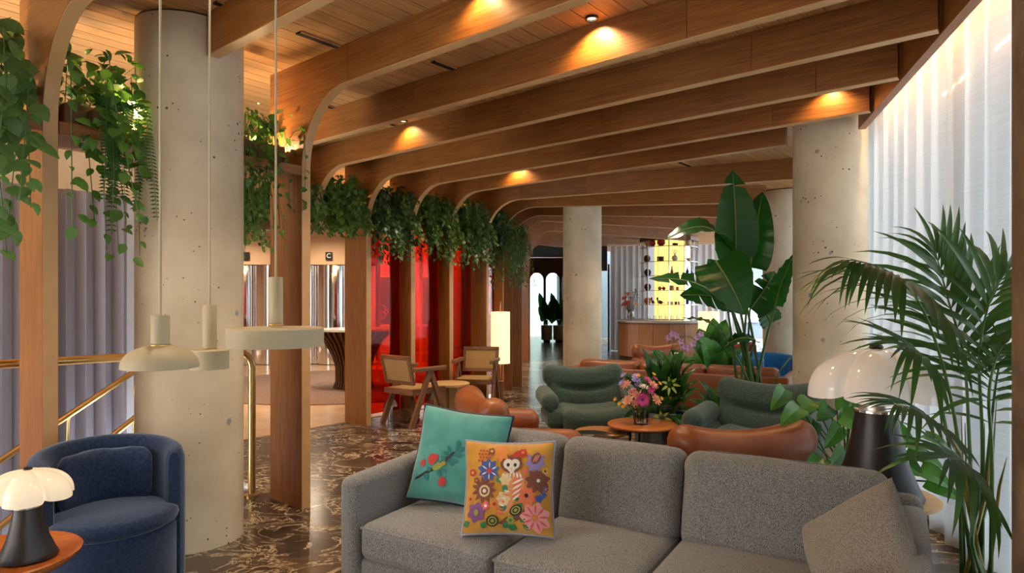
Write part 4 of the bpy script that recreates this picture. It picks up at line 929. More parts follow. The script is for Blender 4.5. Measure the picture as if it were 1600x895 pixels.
# ---- brown leather sofa beyond the puffy chairs
bs = thing('sofa', 'brown leather sofa seen from behind, beyond the green armchairs', 'sofa', (.92, 8.55, 0), R(-29.5))
obj('base', MB().rbox((1.3, .0, .24), (2.6, .8, .2), .03, 2, 3), leather_m, bs, 50)
obj('back_panel', MB().rbox((1.3, -.38, .37), (2.62, .08, .52), .025, 3, 6), leather_m, bs, 50)
for x in (.04, 2.56): obj('arm', MB().rbox((x, .02, .37), (.08, .84, .52), .03, 3, 3), leather_m, bs, 50)
for k in range(3):
    obj('back_cushion', MB().rbox((.10 + .8*(k+.5), -.24, .54), (.79, .20, .36), .07, 4, 6, fn=lambda v: V((v.x, v.y*(1 + .2*(1-(v.x/.4)**2)), v.z + .015*noi(v, 6)))), leather_m, bs, 60)
    obj('seat_cushion', MB().rbox((.10 + .8*(k+.5), .10, .40), (.79, .62, .14), .05, 3, 4), leather_m, bs, 60)
for x in (.1, 2.5):
    for y in (-.33, .33): obj('leg', MB().tube([(x, y, 0), (x, y, .15)], .018, 8), blackm, bs)

# ================================================================== CANE CHAIRS AND OAK SIDE TABLE
def caneMat():
    m, t, b, L = nt('cane_weave'); N = t.nodes; tc = N.new('ShaderNodeTexCoord')
    w1 = N.new('ShaderNodeTexWave'); w1.inputs['Scale'].default_value = 55; w1.bands_direction = 'X'; w2 = N.new('ShaderNodeTexWave'); w2.inputs['Scale'].default_value = 55; w2.bands_direction = 'Z'
    w3 = N.new('ShaderNodeTexWave'); w3.inputs['Scale'].default_value = 55; w3.bands_direction = 'Y'
    mx = None
    for w in (w1, w2, w3): L.new(tc.outputs['Object'], w.inputs['Vector'])
    a = N.new('ShaderNodeMath'); a.operation = 'MULTIPLY'; L.new(w1.outputs['Fac'], a.inputs[0]); q = N.new('ShaderNodeMath'); q.operation = 'MAXIMUM'; L.new(w2.outputs['Fac'], q.inputs[0]); L.new(w3.outputs['Fac'], q.inputs[1]); L.new(q.outputs[0], a.inputs[1])
    cr = N.new('ShaderNodeValToRGB'); e = cr.color_ramp.elements; e[0].color = C((.26, .13, .04)); e[1].color = C((.66, .42, .16)); e[1].position = .6
    L.new(a.outputs[0], cr.inputs[0]); L.new(cr.outputs[0], b.inputs['Base Color']); b.inputs['Roughness'].default_value = .6
    bp = N.new('ShaderNodeBump'); bp.inputs['Strength'].default_value = .4; bp.inputs['Distance'].default_value = .004; L.new(a.outputs[0], bp.inputs['Height']); L.new(bp.outputs[0], b.inputs['Normal']); return m
cane = caneMat()
def bar(mb, a, b, w, d):                       # rectangular bar from a to b, width w along x, depth d
    a = V(a); b = V(b); dr = (b-a).normalized(); x = V((1, 0, 0)); x = (x - dr*x.dot(dr)).normalized() if abs(dr.x) < .95 else V((0, 1, 0)); y = dr.cross(x)
    vs = [p + x*sx*w/2 + y*sy*d/2 for p in (a, b) for sx, sy in ((-1, -1), (1, -1), (1, 1), (-1, 1))]
    return mb.add(vs, [(0, 1, 2, 3), (7, 6, 5, 4), (0, 4, 5, 1), (1, 5, 6, 2), (2, 6, 7, 3), (3, 7, 4, 0)])
def cane_chair(label, loc, face, wm):
    rz = atan2(face[1], face[0]) + pi/2; t = thing('cane_armchair', label, 'chair', loc, rz)
    for s in (-1, 1):
        x = s*.255
        fixn(obj('leg', bar(MB(), (x, -.03, .645), (x, -.29, 0), .038, .062), wm, t)); fixn(obj('leg', bar(MB(), (x, -.02, .645), (x, .27, 0), .038, .062), wm, t))
        obj('armrest', MB().rbox((x, -.03, .665), (.055, .50, .05), .008, 2, 1), wm, t, 40)
    for y in (-.25, .22): obj('seat_rail', MB().box((0, y, .405), (.50, .05, .06)), wm, t)
    for s in (-1, 1): obj('seat_rail', MB().box((s*.225, -.015, .405), (.05, .47, .06)), wm, t)
    obj('seat_cane', MB().box((0, -.015, .432), (.44, .46, .012)), cane, t)
    m = M4.Rotation(R(-14), 3, 'X'); cb = V((0, .255, .66))
    bk = obj('backrest', MB().box(cb + m @ V((0, 0, .15)), (.50, .032, .045), m).box(cb + m @ V((0, 0, -.15)), (.50, .032, .045), m).box(cb + m @ V((-.23, 0, 0)), (.042, .032, .30), m).box(cb + m @ V((.23, 0, 0)), (.042, .032, .30), m), wm, t)
    obj('back_cane', MB().box(cb, (.42, .012, .26), m), cane, bk)
    return t
cc1 = W(-1.80, 2.72); cane_chair('dark wood cane armchair with V-shaped legs, seen from its side', (cc1.x, cc1.y, 0), (p_.x, p_.y), walnut)
cane_chair('cane armchair with golden woven back facing out beside the floor lamp', (-.475, 8.66, 0), (-.16, -1), walnut)
ot = thing('side_table', 'small round light oak side table between the two cane chairs', 'table', (-.80, 8.12, 0), R(10))
fixn(obj('top', MB().lathe([(.24, .395), (.262, .40), (.262, .425), (.25, .43)], 48), lightoak, ot, 40))
for k in range(4):
    a = k*pi/2 + .5; obj('leg', MB().box((.13*cos(a), .13*sin(a), .197), (.17, .05, .394), M4.Rotation(a, 3, 'Z')), lightoak_z, ot)

# ================================================================== COFFEE TABLES AND BOUQUET
def low_table(label, x, y, z, r, top_m, legs=(.6, 2.7, 4.8), th=.022):
    t = thing('coffee_table', label, 'table', (x, y, 0), 0, 'round coffee tables')
    fixn(obj('top', MB().lathe([(r-.012, z-th), (r, z-th+.008), (r, z-.004), (r-.006, z)], 56), top_m, t, 40))
    for a in legs:
        obj('leg', MB().tube([(r*.72*cos(a), r*.72*sin(a), z-th), (r*.80*cos(a), r*.80*sin(a), 0)], .010, 8), blackm, t, 60)
    obj('ring', MB().tube([(r*.74*cos(a), r*.74*sin(a), z-th-.01) for a in [2*pi*k/28 for k in range(29)]], .008, 6), blackm, t, 60)
low_table('round reddish wood coffee table carrying the vase of flowers', 1.075, 5.28, .45, .285, redwood, (0, R(108), R(-108)))
low_table('lower round oak coffee table tucked under the flower table', .735, 5.30, .385, .215, wood('oak_red', (.30, .12, .04), (.42, .18, .06), (.52, .25, .09), 'x', .35, 6, 3))
low_table('round glossy dark brown coffee table right behind the sofa back', .605, 4.93, .43, .18, darklac)
vz = thing('vase', 'clear glass cylinder vase on the reddish coffee table', 'vase', (1.06, 5.26, .45))
fixn(obj('glass', MB().lathe([(.001, 0), (.062, 0), (.066, .12), (.062, .12), (.058, .012), (.001, .012)], 32), glass_vase, vz, 40))
fixn(obj('water', MB().lathe([(.056, .013), (.060, .085)], 28), glass_clear, vz, 40))
def fcol(n, c): return plain('petal_'+n, c, .55, 0, .12, 30)
FC = dict(mag=fcol('magenta', (.62, .05, .26)), pink=fcol('pink', (.80, .25, .40)), peach=fcol('peach', (.85, .38, .24)), lav=fcol('lavender', (.36, .28, .62)), yel=fcol('yellow', (.80, .42, .03)), cor=fcol('coral', (.72, .17, .08)), lil=fcol('lilac', (.74, .42, .66)), wht=fcol('white', (.85, .78, .74)), dk=fcol('dark', (.10, .02, .05)))
def frame_of(d):
    d = V(d).normalized(); a = d.cross(V((0, 0, 1))); a = a.normalized() if a.length > .05 else V((1, 0, 0)); return d, a, d.cross(a)
def bloom(mb, c, d, r, n=12, layers=2, cup=.25):
    d, a, b = frame_of(d); c = V(c)
    for l in range(layers):
        rr = r*(1 - .28*l); cu = cup + .28*l
        for k in range(n):
            th = 2*pi*(k + .5*l)/n; e = a*cos(th) + b*sin(th); f = -a*sin(th) + b*cos(th); w = rr*2.6/n
            p0 = c + e*rr*.15; p1 = c + e*rr*.6 + d*rr*cu*.7; p2 = c + e*rr + d*rr*cu
            mb.add([p0 - f*w*.2, p0 + f*w*.2, p1 + f*w*.55, p2 + f*w*.25, p2 - f*w*.25, p1 - f*w*.55], [(0, 1, 2, 5), (5, 2, 3, 4)])
    return mb
def bouquet(label, loc, items, stems_to, name='flower_bouquet', rad=.003):
    t = thing(name, label, 'flowers', loc)
    for (nm, x, y, z, r, n, ly, col, heart) in items:
        c = V((x, y, z)); d = V((x*1.2, y*1.2 - .35*.3, .12 + z*.25))
        if nm == 'gerbera': d = V((x*.3, -1, .25))
        fl = obj(nm, bloom(MB(), c, d, r, n, ly), FC[col], t, 60)
        if heart: obj('flower_heart', MB().lathe([(.001, -.004), (r*.3, .0), (r*.2, r*.16), (.001, r*.18)], 10, c, m=M4(((1, 0, 0), (0, 1, 0), (0, 0, 1))) if nm != 'gerbera' else M4.Rotation(R(80), 3, 'X')), FC[heart], fl, 60)
        obj('stem', MB().tube([V((x*.12, y*.12, stems_to)), c*.5 + V((0, 0, z*.1)), c], rad, 5), stem_g, t)
    return t
rnd = random.Random(5)
it = [('gerbera', -.02, -.15, .22, .062, 22, 3, 'mag', 'dk')]
for k in range(20): it.append(('rose', rnd.uniform(-.13, .12), rnd.uniform(-.10, .09), rnd.uniform(.14, .33), rnd.uniform(.036, .055), 8, 4, rnd.choice(['peach', 'peach', 'pink', 'cor', 'wht']), None))
for k in range(9): it.append(('lavender_bloom', rnd.uniform(-.17, -.03), rnd.uniform(-.05, .08), rnd.uniform(.32, .41), .032, 7, 2, 'lav', None))
for k in range(7): it.append(('magenta_bloom', rnd.uniform(.03, .12), rnd.uniform(-.09, .05), rnd.uniform(.24, .37), .032, 8, 3, 'mag', None))
for (x, y, z) in ((-.22, -.06, .21), (-.19, -.09, .18), (-.03, -.04, .40), (.10, -.02, .41), (.14, -.06, .34), (.15, -.08, .22), (-.16, -.10, .16)): it.append(('yellow_bud', x, y, z, .02, 6, 3, 'yel', None))
fb = bouquet('mixed bouquet of pink gerbera, peach roses and lavender in the glass vase', (1.06, 5.26, .45), it, .02)

# ================================================================== PLANTS
def leaf_mesh(ln, wd, n=6, fold=.25, curl=.25, heart=0.0, tipw=.5, name='leaf', mat=None, wave=0.0):
    vs = []; fs = []
    for i in range(n+1):
        u = i/n; w = wd*.5*(sin(pi*min(1, u**tipw*1.0))**.8 if 0 < u < 1 else 0) + (wd*.1 if u == 0 and heart else 0)
        a = curl*u; x = ln*(sin(a)/a*u if abs(a) > 1e-4 else u)*1.0; z = -ln*u*u*curl*.5
        wz = w*fold + wave*sin(u*14)
        vs += [(x - (heart*wd*(1-u)**6 if i else 0), w, z + wz), (x, 0, z), (x - (heart*wd*(1-u)**6 if i else 0), -w, z + wz - 2*wave*sin(u*14)*.3)]
    for i in range(n):
        k = 3*i; fs += [(k, k+1, k+4, k+3), (k+1, k+2, k+5, k+4)]
    return MB().add(vs, fs)
def basis(d, up):
    d = V(d).normalized(); up = V(up); y = up.cross(d); y = y.normalized() if y.length > 1e-4 else V((0, 1, 0)); z = d.cross(y); return M4((d, y, z)).transposed()
def hang_path(start, out, rise, drop, ln, rnd, k=14):       # vine: rises a little, goes over the edge, hangs
    pts = []; o = V(out)
    sway = V((rnd.uniform(-.12, .12), rnd.uniform(-.12, .12), 0))
    for i in range(k+1):
        u = i/k; h = min(1, u*2.4); v = max(0, (u - .28)/.72)
        pts.append(V(start) + o*(sin(h*pi/2)) + V((0, 0, rise*sin(min(1, u*2.2)*pi) )) + V((0, 0, -drop*v**1.25)) + sway*v)
    return pts
SH = 2.40
pot_m = plain('terracotta_trough', (.18, .09, .05), .8)
def trailing(label, s0, t0, t1, kind, mat, nv, leaf, drop, seed, parts=False, top=.28, nb=60, out=(.05, .22), loc_fn=None, ang=ANG_R, group=None):
    rnd = random.Random(seed); L = t1 - t0
    loc = loc_fn if loc_fn else W(s0, t0, SH)
    t = thing(kind, label, 'plant', (loc[0], loc[1], SH), ang, group)
    obj('trough', MB().rbox((-.20, L/2, .075), (.16, max(.12, L-.06), .14), .01, 1, 1), pot_m, t, 40)
    soil = None
    vars_ = [leaf_mesh(leaf*q, leaf*q*w, 4, f, c, h, .75).mesh('leaf', mat, 60) for q, w, f, c, h in ((1, .72, .22, .5, .12), (.8, .75, .35, .8, .12), (1.2, .7, .15, .3, .12), (.65, .7, .3, .6, .1), (.95, .62, .3, 1.0, .1))]
    jm = MB()
    def put(p, d, up, sc_=1.0):
        me = vars_[rnd.randrange(5)]; m3 = basis(d, up)
        if parts:
            o = link('leaf', me, t); o.matrix_local = M4.Translation(p) @ (m3*sc_).to_4x4()
        else:
            jm.add([p + m3 @ (v.co*sc_) for v in me.vertices], [tuple(f.vertices) for f in me.polygons])
    vm = MB()
    for k in range(nv):
        y = rnd.uniform(.03, L-.03); st = V((-.20 + rnd.uniform(-.05, .06), y, .13)); dp = rnd.uniform(*drop)
        pth = hang_path(st, (rnd.uniform(.18 + out[0], .18 + out[1]), rnd.uniform(-.10, .10), 0), rnd.uniform(.04, top*.7), dp, 1, rnd)
        vm.tube(pth[::2] + [pth[-1]], .0025, 4, False)
        for i in range(2, len(pth)):
            for rep in range(2 if not parts else 1):
                d = (pth[i]-pth[i-1]).normalized(); sd = V((rnd.uniform(.1, 1), rnd.choice((-1, 1))*rnd.uniform(.3, 1), rnd.uniform(-.7, .25)))
                put(pth[i] + V((rnd.uniform(-.02, .02), rnd.uniform(-.03, .03), rnd.uniform(-.03, .03))), sd + V((0, 0, -.5)), V((.8, rnd.uniform(-.4, .4), .7)), rnd.uniform(.7, 1.15)*(1 - .25*i/len(pth)))
    for k in range(nb):
        a = rnd.uniform(0, 2*pi); y = rnd.uniform(0, L); rr = rnd.uniform(.3, 1)
        p = V((-.20 + .20*rr*cos(a) + .04, y, .10 + abs(sin(a))*top*rr))
        put(p, V((cos(a)+.4, rnd.uniform(-1, 1), sin(a)*.6 + rnd.uniform(-.4, .2))), V((.4, rnd.uniform(-.3, .3), 1)), rnd.uniform(.7, 1.2))
    obj('vines', vm, stem_g, t, 60)
    if not parts:
        f = obj('foliage', jm, mat, t, 60); f['kind'] = 'stuff'
    return t
trailing('variegated pothos with large leaves trailing from the shelf left of the near post', 0, -2.05, -1.47, 'trailing_pothos', leaf_pothos, 17, .125, (.25, .95), 11, True, .42, 95, (.05, .24))
trailing('bushy ivy on the shelf between near post and concrete column', 0, -1.35, -.98, 'trailing_ivy', leaf_ivy, 13, .092, (.2, .85), 12, True, .42, 130, (-.02, .14))
trailing('sparse ivy strands spilling from the shelf beside the freestanding post', 0, -.40, .04, 'trailing_ivy', leaf_ivy, 18, .062, (.25, .80), 13, True, .30, 70, (-.04, .10))
# hanging fern between post and column
fe = thing('hanging_fern', 'hanging fern with narrow tassel fronds beside the concrete column', 'plant', W(0, -1.25, SH), ANG_R)
obj('trough', MB().rbox((-.06, .1, .06), (.10, .14, .10), .01, 1, 1), pot_m, fe, 40)
rnd = random.Random(21); lf = leaf_mesh(.032, .011, 3, .2, .4)
for k in range(12):
    pth = hang_path(V((-.06, .1 + rnd.uniform(-.07, .07), .10)), (rnd.uniform(.10, .20), rnd.uniform(-.10, .14), 0), .06, rnd.uniform(.30, .68), 1, rnd, 22)
    fr = obj('frond', MB().tube(pth[::3] + [pth[-1]], .002, 4, False), stem_g, fe)
    jm = MB()
    for i in range(3, len(pth)):
        for h in (0, .5):
            q = pth[i-1].lerp(pth[i], h)
            for s in (-1, 1):
                m3 = basis(V((.2, s*1.0, -.25)), V((1, 0, .3))); jm.add([q + m3 @ V(v) for v in lf.v], lf.f)
    o = obj('leaflets', jm, leaf_fern, fr, 60); o['kind'] = 'stuff'
ivl = ('green ivy spilling from the shelf behind the freestanding post', 'ivy spilling over the left half of the reception opening', 'ivy spilling over the right half of the reception opening', 'ivy spilling over the first orange glass pane',
       'ivy spilling over the second orange glass pane', 'ivy spilling over the third orange glass pane')
for k, (a, b) in enumerate(zip(ts, ts[1:])):
    trailing(ivl[k], S2, a + .08, b - .02, 'trailing_ivy', (leaf_ivy, leaf_pothos)[k % 2] if k != 2 else leaf_ivy, 54, .072, ((.08, .34) if k in (1, 2) else (.10, .62)), 30 + k, False, .42, 620, (.0, .20), group='ivy along the post row')
for k, (x0, y0, x1, y1, lab) in enumerate(((-.33, 9.22, -.15, 9.66, 'ivy above the light cane chair and floor lamp'), (-.13, 9.78, -.01, 10.5, 'ivy spilling from the shelf past the floor lamp'), (.0, 10.64, .15, 11.08, 'last ivy at the far end of the shelf'))):
    trailing(lab, 0, 0, hypot(x1-x0, y1-y0), 'trailing_ivy', (leaf_pothos, leaf_ivy)[k % 2], 44, .075, (.2, .85), 50 + k, False, .42, 460, (.0, .18), loc_fn=(x0, y0), ang=atan2(-(x1-x0), (y1-y0)), group='ivy along the post row')
# up-lights hidden among the leaves
def uplight(p, label, power, bulb=True):
    t = thing('shelf_uplight', label, 'light', (p.x, p.y, SH), 0, 'warm up-lights among the shelf plants')
    obj('cup', MB().lathe([(.03, 0), (.034, .05), (.030, .05), (.026, .01)], 16), brass, t, 40); obj('bulb', MB().lathe([(.001, .03), (.024, .045), (.026, .07), (.012, .09), (.001, .093)], 14), bulb_m, t, 60)
    lamp('uplight_light', 'POINT', (p.x, p.y, SH + .16), power, WARM, .02)
uplight(W(-.12, -.985), 'glowing uplight against the left flank of the concrete column', 9)
uplight(W(-.36, -1.80), 'uplight behind the large-leaved pothos', 8)
uplight(W(-.34, -.10), 'uplight beside the freestanding post behind sparse ivy', 13)
for k, (tt, lab) in enumerate(((1.30, 'uplight behind ivy over the reception opening'), (2.0, 'uplight behind ivy next to the glass'), (2.75, 'uplight behind ivy above the first glass pane'), (3.42, 'uplight behind ivy above the second glass pane'), (4.1, 'uplight behind ivy above the third glass pane'))):
    uplight(W(S2 - .33, tt), lab, 26)
uplight(V((-.40, 10.0, 0)), 'uplight behind the ivy past the floor lamp', 6)
uplight(V((-.30, 10.85, 0)), 'uplight behind the last ivy', 6)

# ---- large banana-like plant (bird of paradise)
def pix(px, py, Z): return V(((px-800)/1000*Z, Z, EYE - (py-472)/1000*Z))
def blade(mb, A, B, wd, nrm, bend=.15, n=16, split=(), fold=.18, cup=0.0, base_w=.30, wav=0.0):
    A = V(A); B = V(B); d = B - A; L = d.length; dx = d.normalized(); nz = V(nrm); nz = (nz - dx*nz.dot(dx)).normalized(); sy = nz.cross(dx)
    def mid(u): return A + d*u + nz*(bend*L*sin(pi*u))
    for sd in (-1, 1):
        segs = [0] + [q for s_, q in split if s_ == sd] + [1]
        for a, b in zip(segs, segs[1:]):
            m = max(2, int(n*(b-a))); vs = []; fs = []
            gap = .022 if len(segs) > 2 else 0
            for i in range(m+1):
                u = a + (b-a)*i/m; w = wd/2*(base_w*(1-u)**3 + sin(pi*min(1, (u*.93+.07)**.72))**.62) if u < .999 else wd*.01
                uu = u + (gap*(1 if i == 0 else -1) if (i in (0, m) and 0 < u < .98) else 0)
                for k in range(4):
                    f = k/3; v = w*f
                    pm = mid(u + (uu-u)*f)
                    vs.append(pm + sy*sd*v*cos(fold) + nz*(v*sin(fold) - cup*v*f + wav*sin(u*40)*f*.01) + dx*(-.12*v*f + .06*w*f*(len(segs) > 2)*sin(i*1.3)))
            for i in range(m):
                for k in range(3):
                    q = i*4+k; fs.append((q, q+1, q+5, q+4) if sd > 0 else (q, q+4, q+5, q+1))
            mb.add(vs, fs)
    return mb, [mid(i/n) for i in range(n+1)]
rib_m = plain('pale_midrib', (.22, .30, .08), .45)
bp_root = V((2.30, 6.12, 0))
sp = thing('banana_leaf_plant', 'tall banana-leaved plant with big paddle leaves behind the green armchair', 'plant', bp_root)
fixn(obj('pot', MB().lathe([(.17, 0), (.21, .02), (.23, .36), (.215, .37), (.20, .34)], 40), planter_m, sp, 40))
obj('soil', MB().lathe([(.001, .335), (.205, .335)], 24, cap=False), soil_m, sp)
SLV = [((1149, 400, 6.15), (1144, 266, 6.10), .40, (.05, -1, .1), .04, ((-1, .82), (1, .84))), ((1172, 418, 6.3), (1191, 300, 6.3), .34, (-.35, -1, .1), .05, ((1, .55),)),
       ((1137, 388, 6.2), (1040, 374, 6.0), .34, (.05, -.6, 1), .26, ()), ((1118, 408, 6.0), (1163, 492, 5.85), .46, (-.2, -1, .45), .10, ((-1, .35),)),
       ((1136, 478, 6.0), (1014, 436, 5.8), .26, (-.1, -.8, 1), .14, ((-1, .3), (-1, .5), (-1, .68), (1, .35), (1, .6), (1, .8))), ((1138, 470, 6.2), (1062, 462, 6.1), .30, (-.2, -1, .6), .10, ((1, .4), (1, .65))),
       ((1172, 482, 6.3), (1210, 424, 6.35), .30, (.3, -1, .2), .06, ((-1, .35), (-1, .6), (1, .5), (1, .7))), ((1212, 478, 6.2), (1243, 395, 6.3), .20, (-.9, -.6, .1), .06, ()),
       ((1130, 455, 6.1), (1105, 405, 6.0), .32, (.4, -1, .3), .05, ()), ((1180, 532, 6.1), (1128, 545, 6.0), .17, (0, -.5, 1), .18, ()), ((1135, 532, 6.0), (1066, 497, 5.9), .10, (0, -.4, 1), .16, ()), ((1205, 505, 6.4), (1184, 470, 6.4), .24, (.2, -1, .1), .05, ())]
for k, (a, b, wd, nr, be, spl) in enumerate(SLV):
    A = pix(*a) - bp_root; B = pix(*b) - bp_root; mb, mid = blade(MB(), A, B, wd, nr, be, 18, spl, .16, 0, .3, 1)
    l = obj('leaf', mb, leaf_strel, sp, 60); obj('midrib', MB().tube([q - V(nr).normalized()*-.004 for q in mid[:-1]], [.010*(1 - .8*i/len(mid)) for i in range(len(mid)-1)], 6), rib_m, l, 60)
    ro = V((.13*cos(k*2.4), .11*sin(k*2.4), .32)); c1 = ro.lerp(A, .5) + V((0, 0, .10)) + V((.3*(ro.x-A.x), 0, 0))*.3
    obj('stem', MB().tube([ro*(1-u)**2 + c1*2*u*(1-u) + A*u*u for u in [i/10 for i in range(11)]], [.016 - .007*i/10 for i in range(11)], 8), stem_g, l, 60)
obj('stem', MB().tube([V((.1, -.05, .32)), V((.15, -.06, .6)), V((.24, -.05, .80)), V((.36, -.02, .93))], .007, 6), stem_g, sp, 60)

# ---- leafy planter
def lleaf(parent, root, tip, wd, up, mat, bend=.18, stem_r=.003, n=8, name='leaf', sm=None, frac=.35):
    root = V(root); tip = V(tip); d = tip - root; A = root + d*frac + V((0, 0, d.length*.12))
    mb, mid = blade(MB(), A, tip, wd, up, bend, n, (), .22, 0, .25)
    l = obj(name, mb, mat, parent, 60); obj('stem', MB().tube([root, root.lerp(A, .5) + V((0, 0, .02)), A], stem_r, 5), sm or stem_g, l); return l
pc = thing('planter', 'round blue-grey floor planter beside the flower table', 'planter', (1.36, 5.78, 0))
fixn(obj('shell', MB().lathe([(.21, 0), (.235, .01), (.255, .47), (.250, .48), (.238, .48), (.23, .44)], 48), planter_m, pc, 40)); obj('soil', MB().lathe([(.001, .44), (.232, .44)], 24, cap=False), soil_m, pc)
cp = thing('calathea_plant', 'dense glossy dark green foliage plant in the blue-grey planter', 'plant', (1.36, 5.78, .44)); rnd = random.Random(3)
for k in range(64):
    a = rnd.uniform(0, 2*pi); e = rnd.uniform(.05, 1.25) if k > 12 else rnd.uniform(.9, 1.4); ln = rnd.uniform(.32, .56)
    tip = V((cos(a)*cos(e)*ln*.95, sin(a)*cos(e)*ln*.9, sin(e)*ln*1.15 + (.02 if e > .3 else -.08)))
    lleaf(cp, (.10*cos(a), .10*sin(a), .0), tip, rnd.uniform(.085, .13), (cos(a)*-.3, sin(a)*-.3 - .3, 1), leaf_cal, .16)
yl = leafmat('young_yellow_leaf', (.16, .28, .02), (.36, .46, .06))
for (x, y, z) in ((-.02, -.34, .30), (-.10, -.38, .02), (-.30, -.28, .20)):
    for k in range(7):
        a = 2*pi*k/7; lleaf(cp, (x, y, z), (x + .085*cos(a), y - .03, z + .085*sin(a)), .022, (0, -1, .3), yl, .1, .002, 5)
# vine foliage in front of the brown sofa, right of the planter
cp2 = thing('trailing_plant', 'patterned dark foliage plant between planter and right green armchair', 'plant', (1.93, 5.95, 0))
fixn(obj('pot', MB().lathe([(.12, 0), (.15, .02), (.16, .34), (.14, .35)], 32), planter_m, cp2, 40))
for k in range(26):
    a = rnd.uniform(0, 2*pi); e = rnd.uniform(.1, 1.2); ln = rnd.uniform(.25, .42)
    lleaf(cp2, (.05*cos(a), .05*sin(a), .33), (cos(a)*cos(e)*ln, sin(a)*cos(e)*ln, .36 + sin(e)*ln), rnd.uniform(.09, .13), (cos(a)*-.3, -.4, 1), leaf_cal, .18)
# ---- philodendron behind the cognac chair
ph = thing('philodendron', 'bright green philodendron beside the large mushroom lamp', 'plant', (1.93, 3.62, 0))
fixn(obj('pot', MB().lathe([(.14, 0), (.17, .02), (.19, .30), (.175, .31), (.16, .28)], 36), white_pot, ph, 40)); pr = V((1.93, 3.62, 0)); rnd = random.Random(8)
PHL = [(1216, 632, 3.5), (1262, 640, 3.55), (1232, 655, 3.4), (1296, 618, 3.6), (1288, 648, 3.5), (1330, 604, 3.6), (1345, 630, 3.4), (1322, 655, 3.4), (1366, 612, 3.5), (1375, 650, 3.35), (1352, 672, 3.3), (1300, 690, 3.4), (1262, 676, 3.5), (1240, 706, 3.4), (1304, 722, 3.35), (1270, 740, 3.3), (1392, 636, 3.4),
       (1412, 690, 3.4), (1436, 706, 3.4), (1424, 734, 3.35), (1456, 722, 3.4), (1468, 752, 3.3), (1484, 770, 3.3), (1470, 700, 3.5), (1404, 716, 3.4), (1340, 648, 3.6), (1318, 632, 3.55)]
for k, q in enumerate(PHL):
    tip = pix(*q) - pr; sd = -1 if q[0] < 1350 else 1; base = tip + V((-sd*.10*rnd.uniform(.5, 1.1), .06, .05 + rnd.uniform(-.02, .03)))
    mb, mid = blade(MB(), base, tip + V((sd*.05, -.02, -.03)), rnd.uniform(.085, .125), (rnd.uniform(-.8, .8), -.9, .8), .10, 10, (), .2, 0, .30)
    l = obj('leaf', mb, leaf_phil, ph, 60); ro = V((.06*cos(k), .06*sin(k), .28)); c1 = ro*.55 + base*.45 + V((0, 0, .12))
    obj('stem', MB().tube([ro*(1-u)**2 + c1*2*u*(1-u) + base*u*u for u in [i/6 for i in range(7)]], .005, 5), stem_g, l, 60)
# ---- kentia palm at the window
kp = thing('kentia_palm', 'tall kentia palm with feathery fronds before the window curtain', 'plant', (1.88, 2.60, 0)); kr = V((1.88, 2.60, 0))
fixn(obj('pot', MB().lathe([(.15, 0), (.18, .02), (.20, .30), (.19, .31), (.175, .28)], 40), plain('taupe_pot', (.30, .26, .21), .6), kp, 40)); obj('soil', MB().lathe([(.001, .27), (.18, .27)], 24, cap=False), soil_m, kp)
lv = [leaf_mesh(.30, .027, 6, .25, c, 0, .62).mesh('leaflet', leaf_palm, 60) for c in (.5, .9, 1.3)] + [leaf_mesh(.20, .023, 6, .25, .7, 0, .62).mesh('leaflet', leaf_palm, 60)]
def frond(pts, n, ln, droop, up, seed, flat=1.0, u0=.42, sm=stem_g):
    rnd = random.Random(seed); P = [pix(*q) - kr if abs(q[0]) > 50 else V(q) for q in pts]
    def cr(u):
        m = len(P)-1; x = u*m; i = min(int(x), m-1); f = x-i; g = lambda j: P[max(0, min(m, j))]
        a, b, c, d = g(i-1), g(i), g(i+1), g(i+2); return .5*((2*b) + (c-a)*f + (2*a-5*b+4*c-d)*f*f + (3*b-a-3*c+d)*f**3)
    path = [cr(i/24) for i in range(25)]
    fr = obj('frond', MB().tube(path, [.0085*(1-.75*i/24) for i in range(25)], 6), sm, kp, 60)
    upv = V(up)
    for i in range(n):
        u = u0 + (1-u0)*(i+.5)/n; p = cr(u); d = (cr(min(1, u+.02)) - cr(u-.02)).normalized(); sd = d.cross(upv).normalized(); f = (u-u0)/(1-u0)
        for s in (-1, 1):
            v = d*(.55 + .75*f) + sd*s*flat*(1.15 - .75*f) + upv*(.18) + V((0, 0, -droop))
            sc_ = ln/.30*(.62 + .75*sin(pi*min(1, f*.75 + .22)))*rnd.uniform(.88, 1.1); k = rnd.randrange(3)
            o = link('leaflet', lv[k], fr); o.matrix_local = M4.Translation(p) @ (basis(v, upv + V((0, 0, .6)))*sc_).to_4x4()
    o = link('leaflet', lv[0], fr); o.matrix_local = M4.Translation(path[-1]) @ (basis(path[-1]-path[-2], upv)*(ln/.30*.8)).to_4x4()
    return fr
b0 = (.0, .0, .28)
frond([b0, (1515, 700, 2.6), (1506, 560, 2.62), (1482, 470, 2.62), (1462, 395, 2.66)], 13, .30, -.12, (0, -1, .1), 1)
frond([(-.03, .02, .28), (1500, 720, 2.62), (1478, 590, 2.55), (1440, 480, 2.45), (1390, 425, 2.35), (1330, 405, 2.25)], 20, .27, .42, (0, -.25, 1), 2, .9, .48)
frond([(.03, .0, .28), (1535, 690, 2.60), (1530, 560, 2.56), (1545, 475, 2.56), (1568, 430, 2.58)], 12, .30, .05, (-.2, -1, .3), 3)
frond([(.0, -.05, .28), (1512, 760, 2.5), (1490, 690, 2.35), (1440, 645, 2.2), (1400, 632, 2.1)], 11, .18, .10, (0, -.6, 1), 4, .9, .5, stem_y)
frond([(.05, -.02, .28), (1550, 720, 2.5), (1545, 620, 2.44), (1555, 565, 2.50), (1568, 540, 2.54)], 10, .26, .35, (0, -.6, 1), 5, 1, .45)
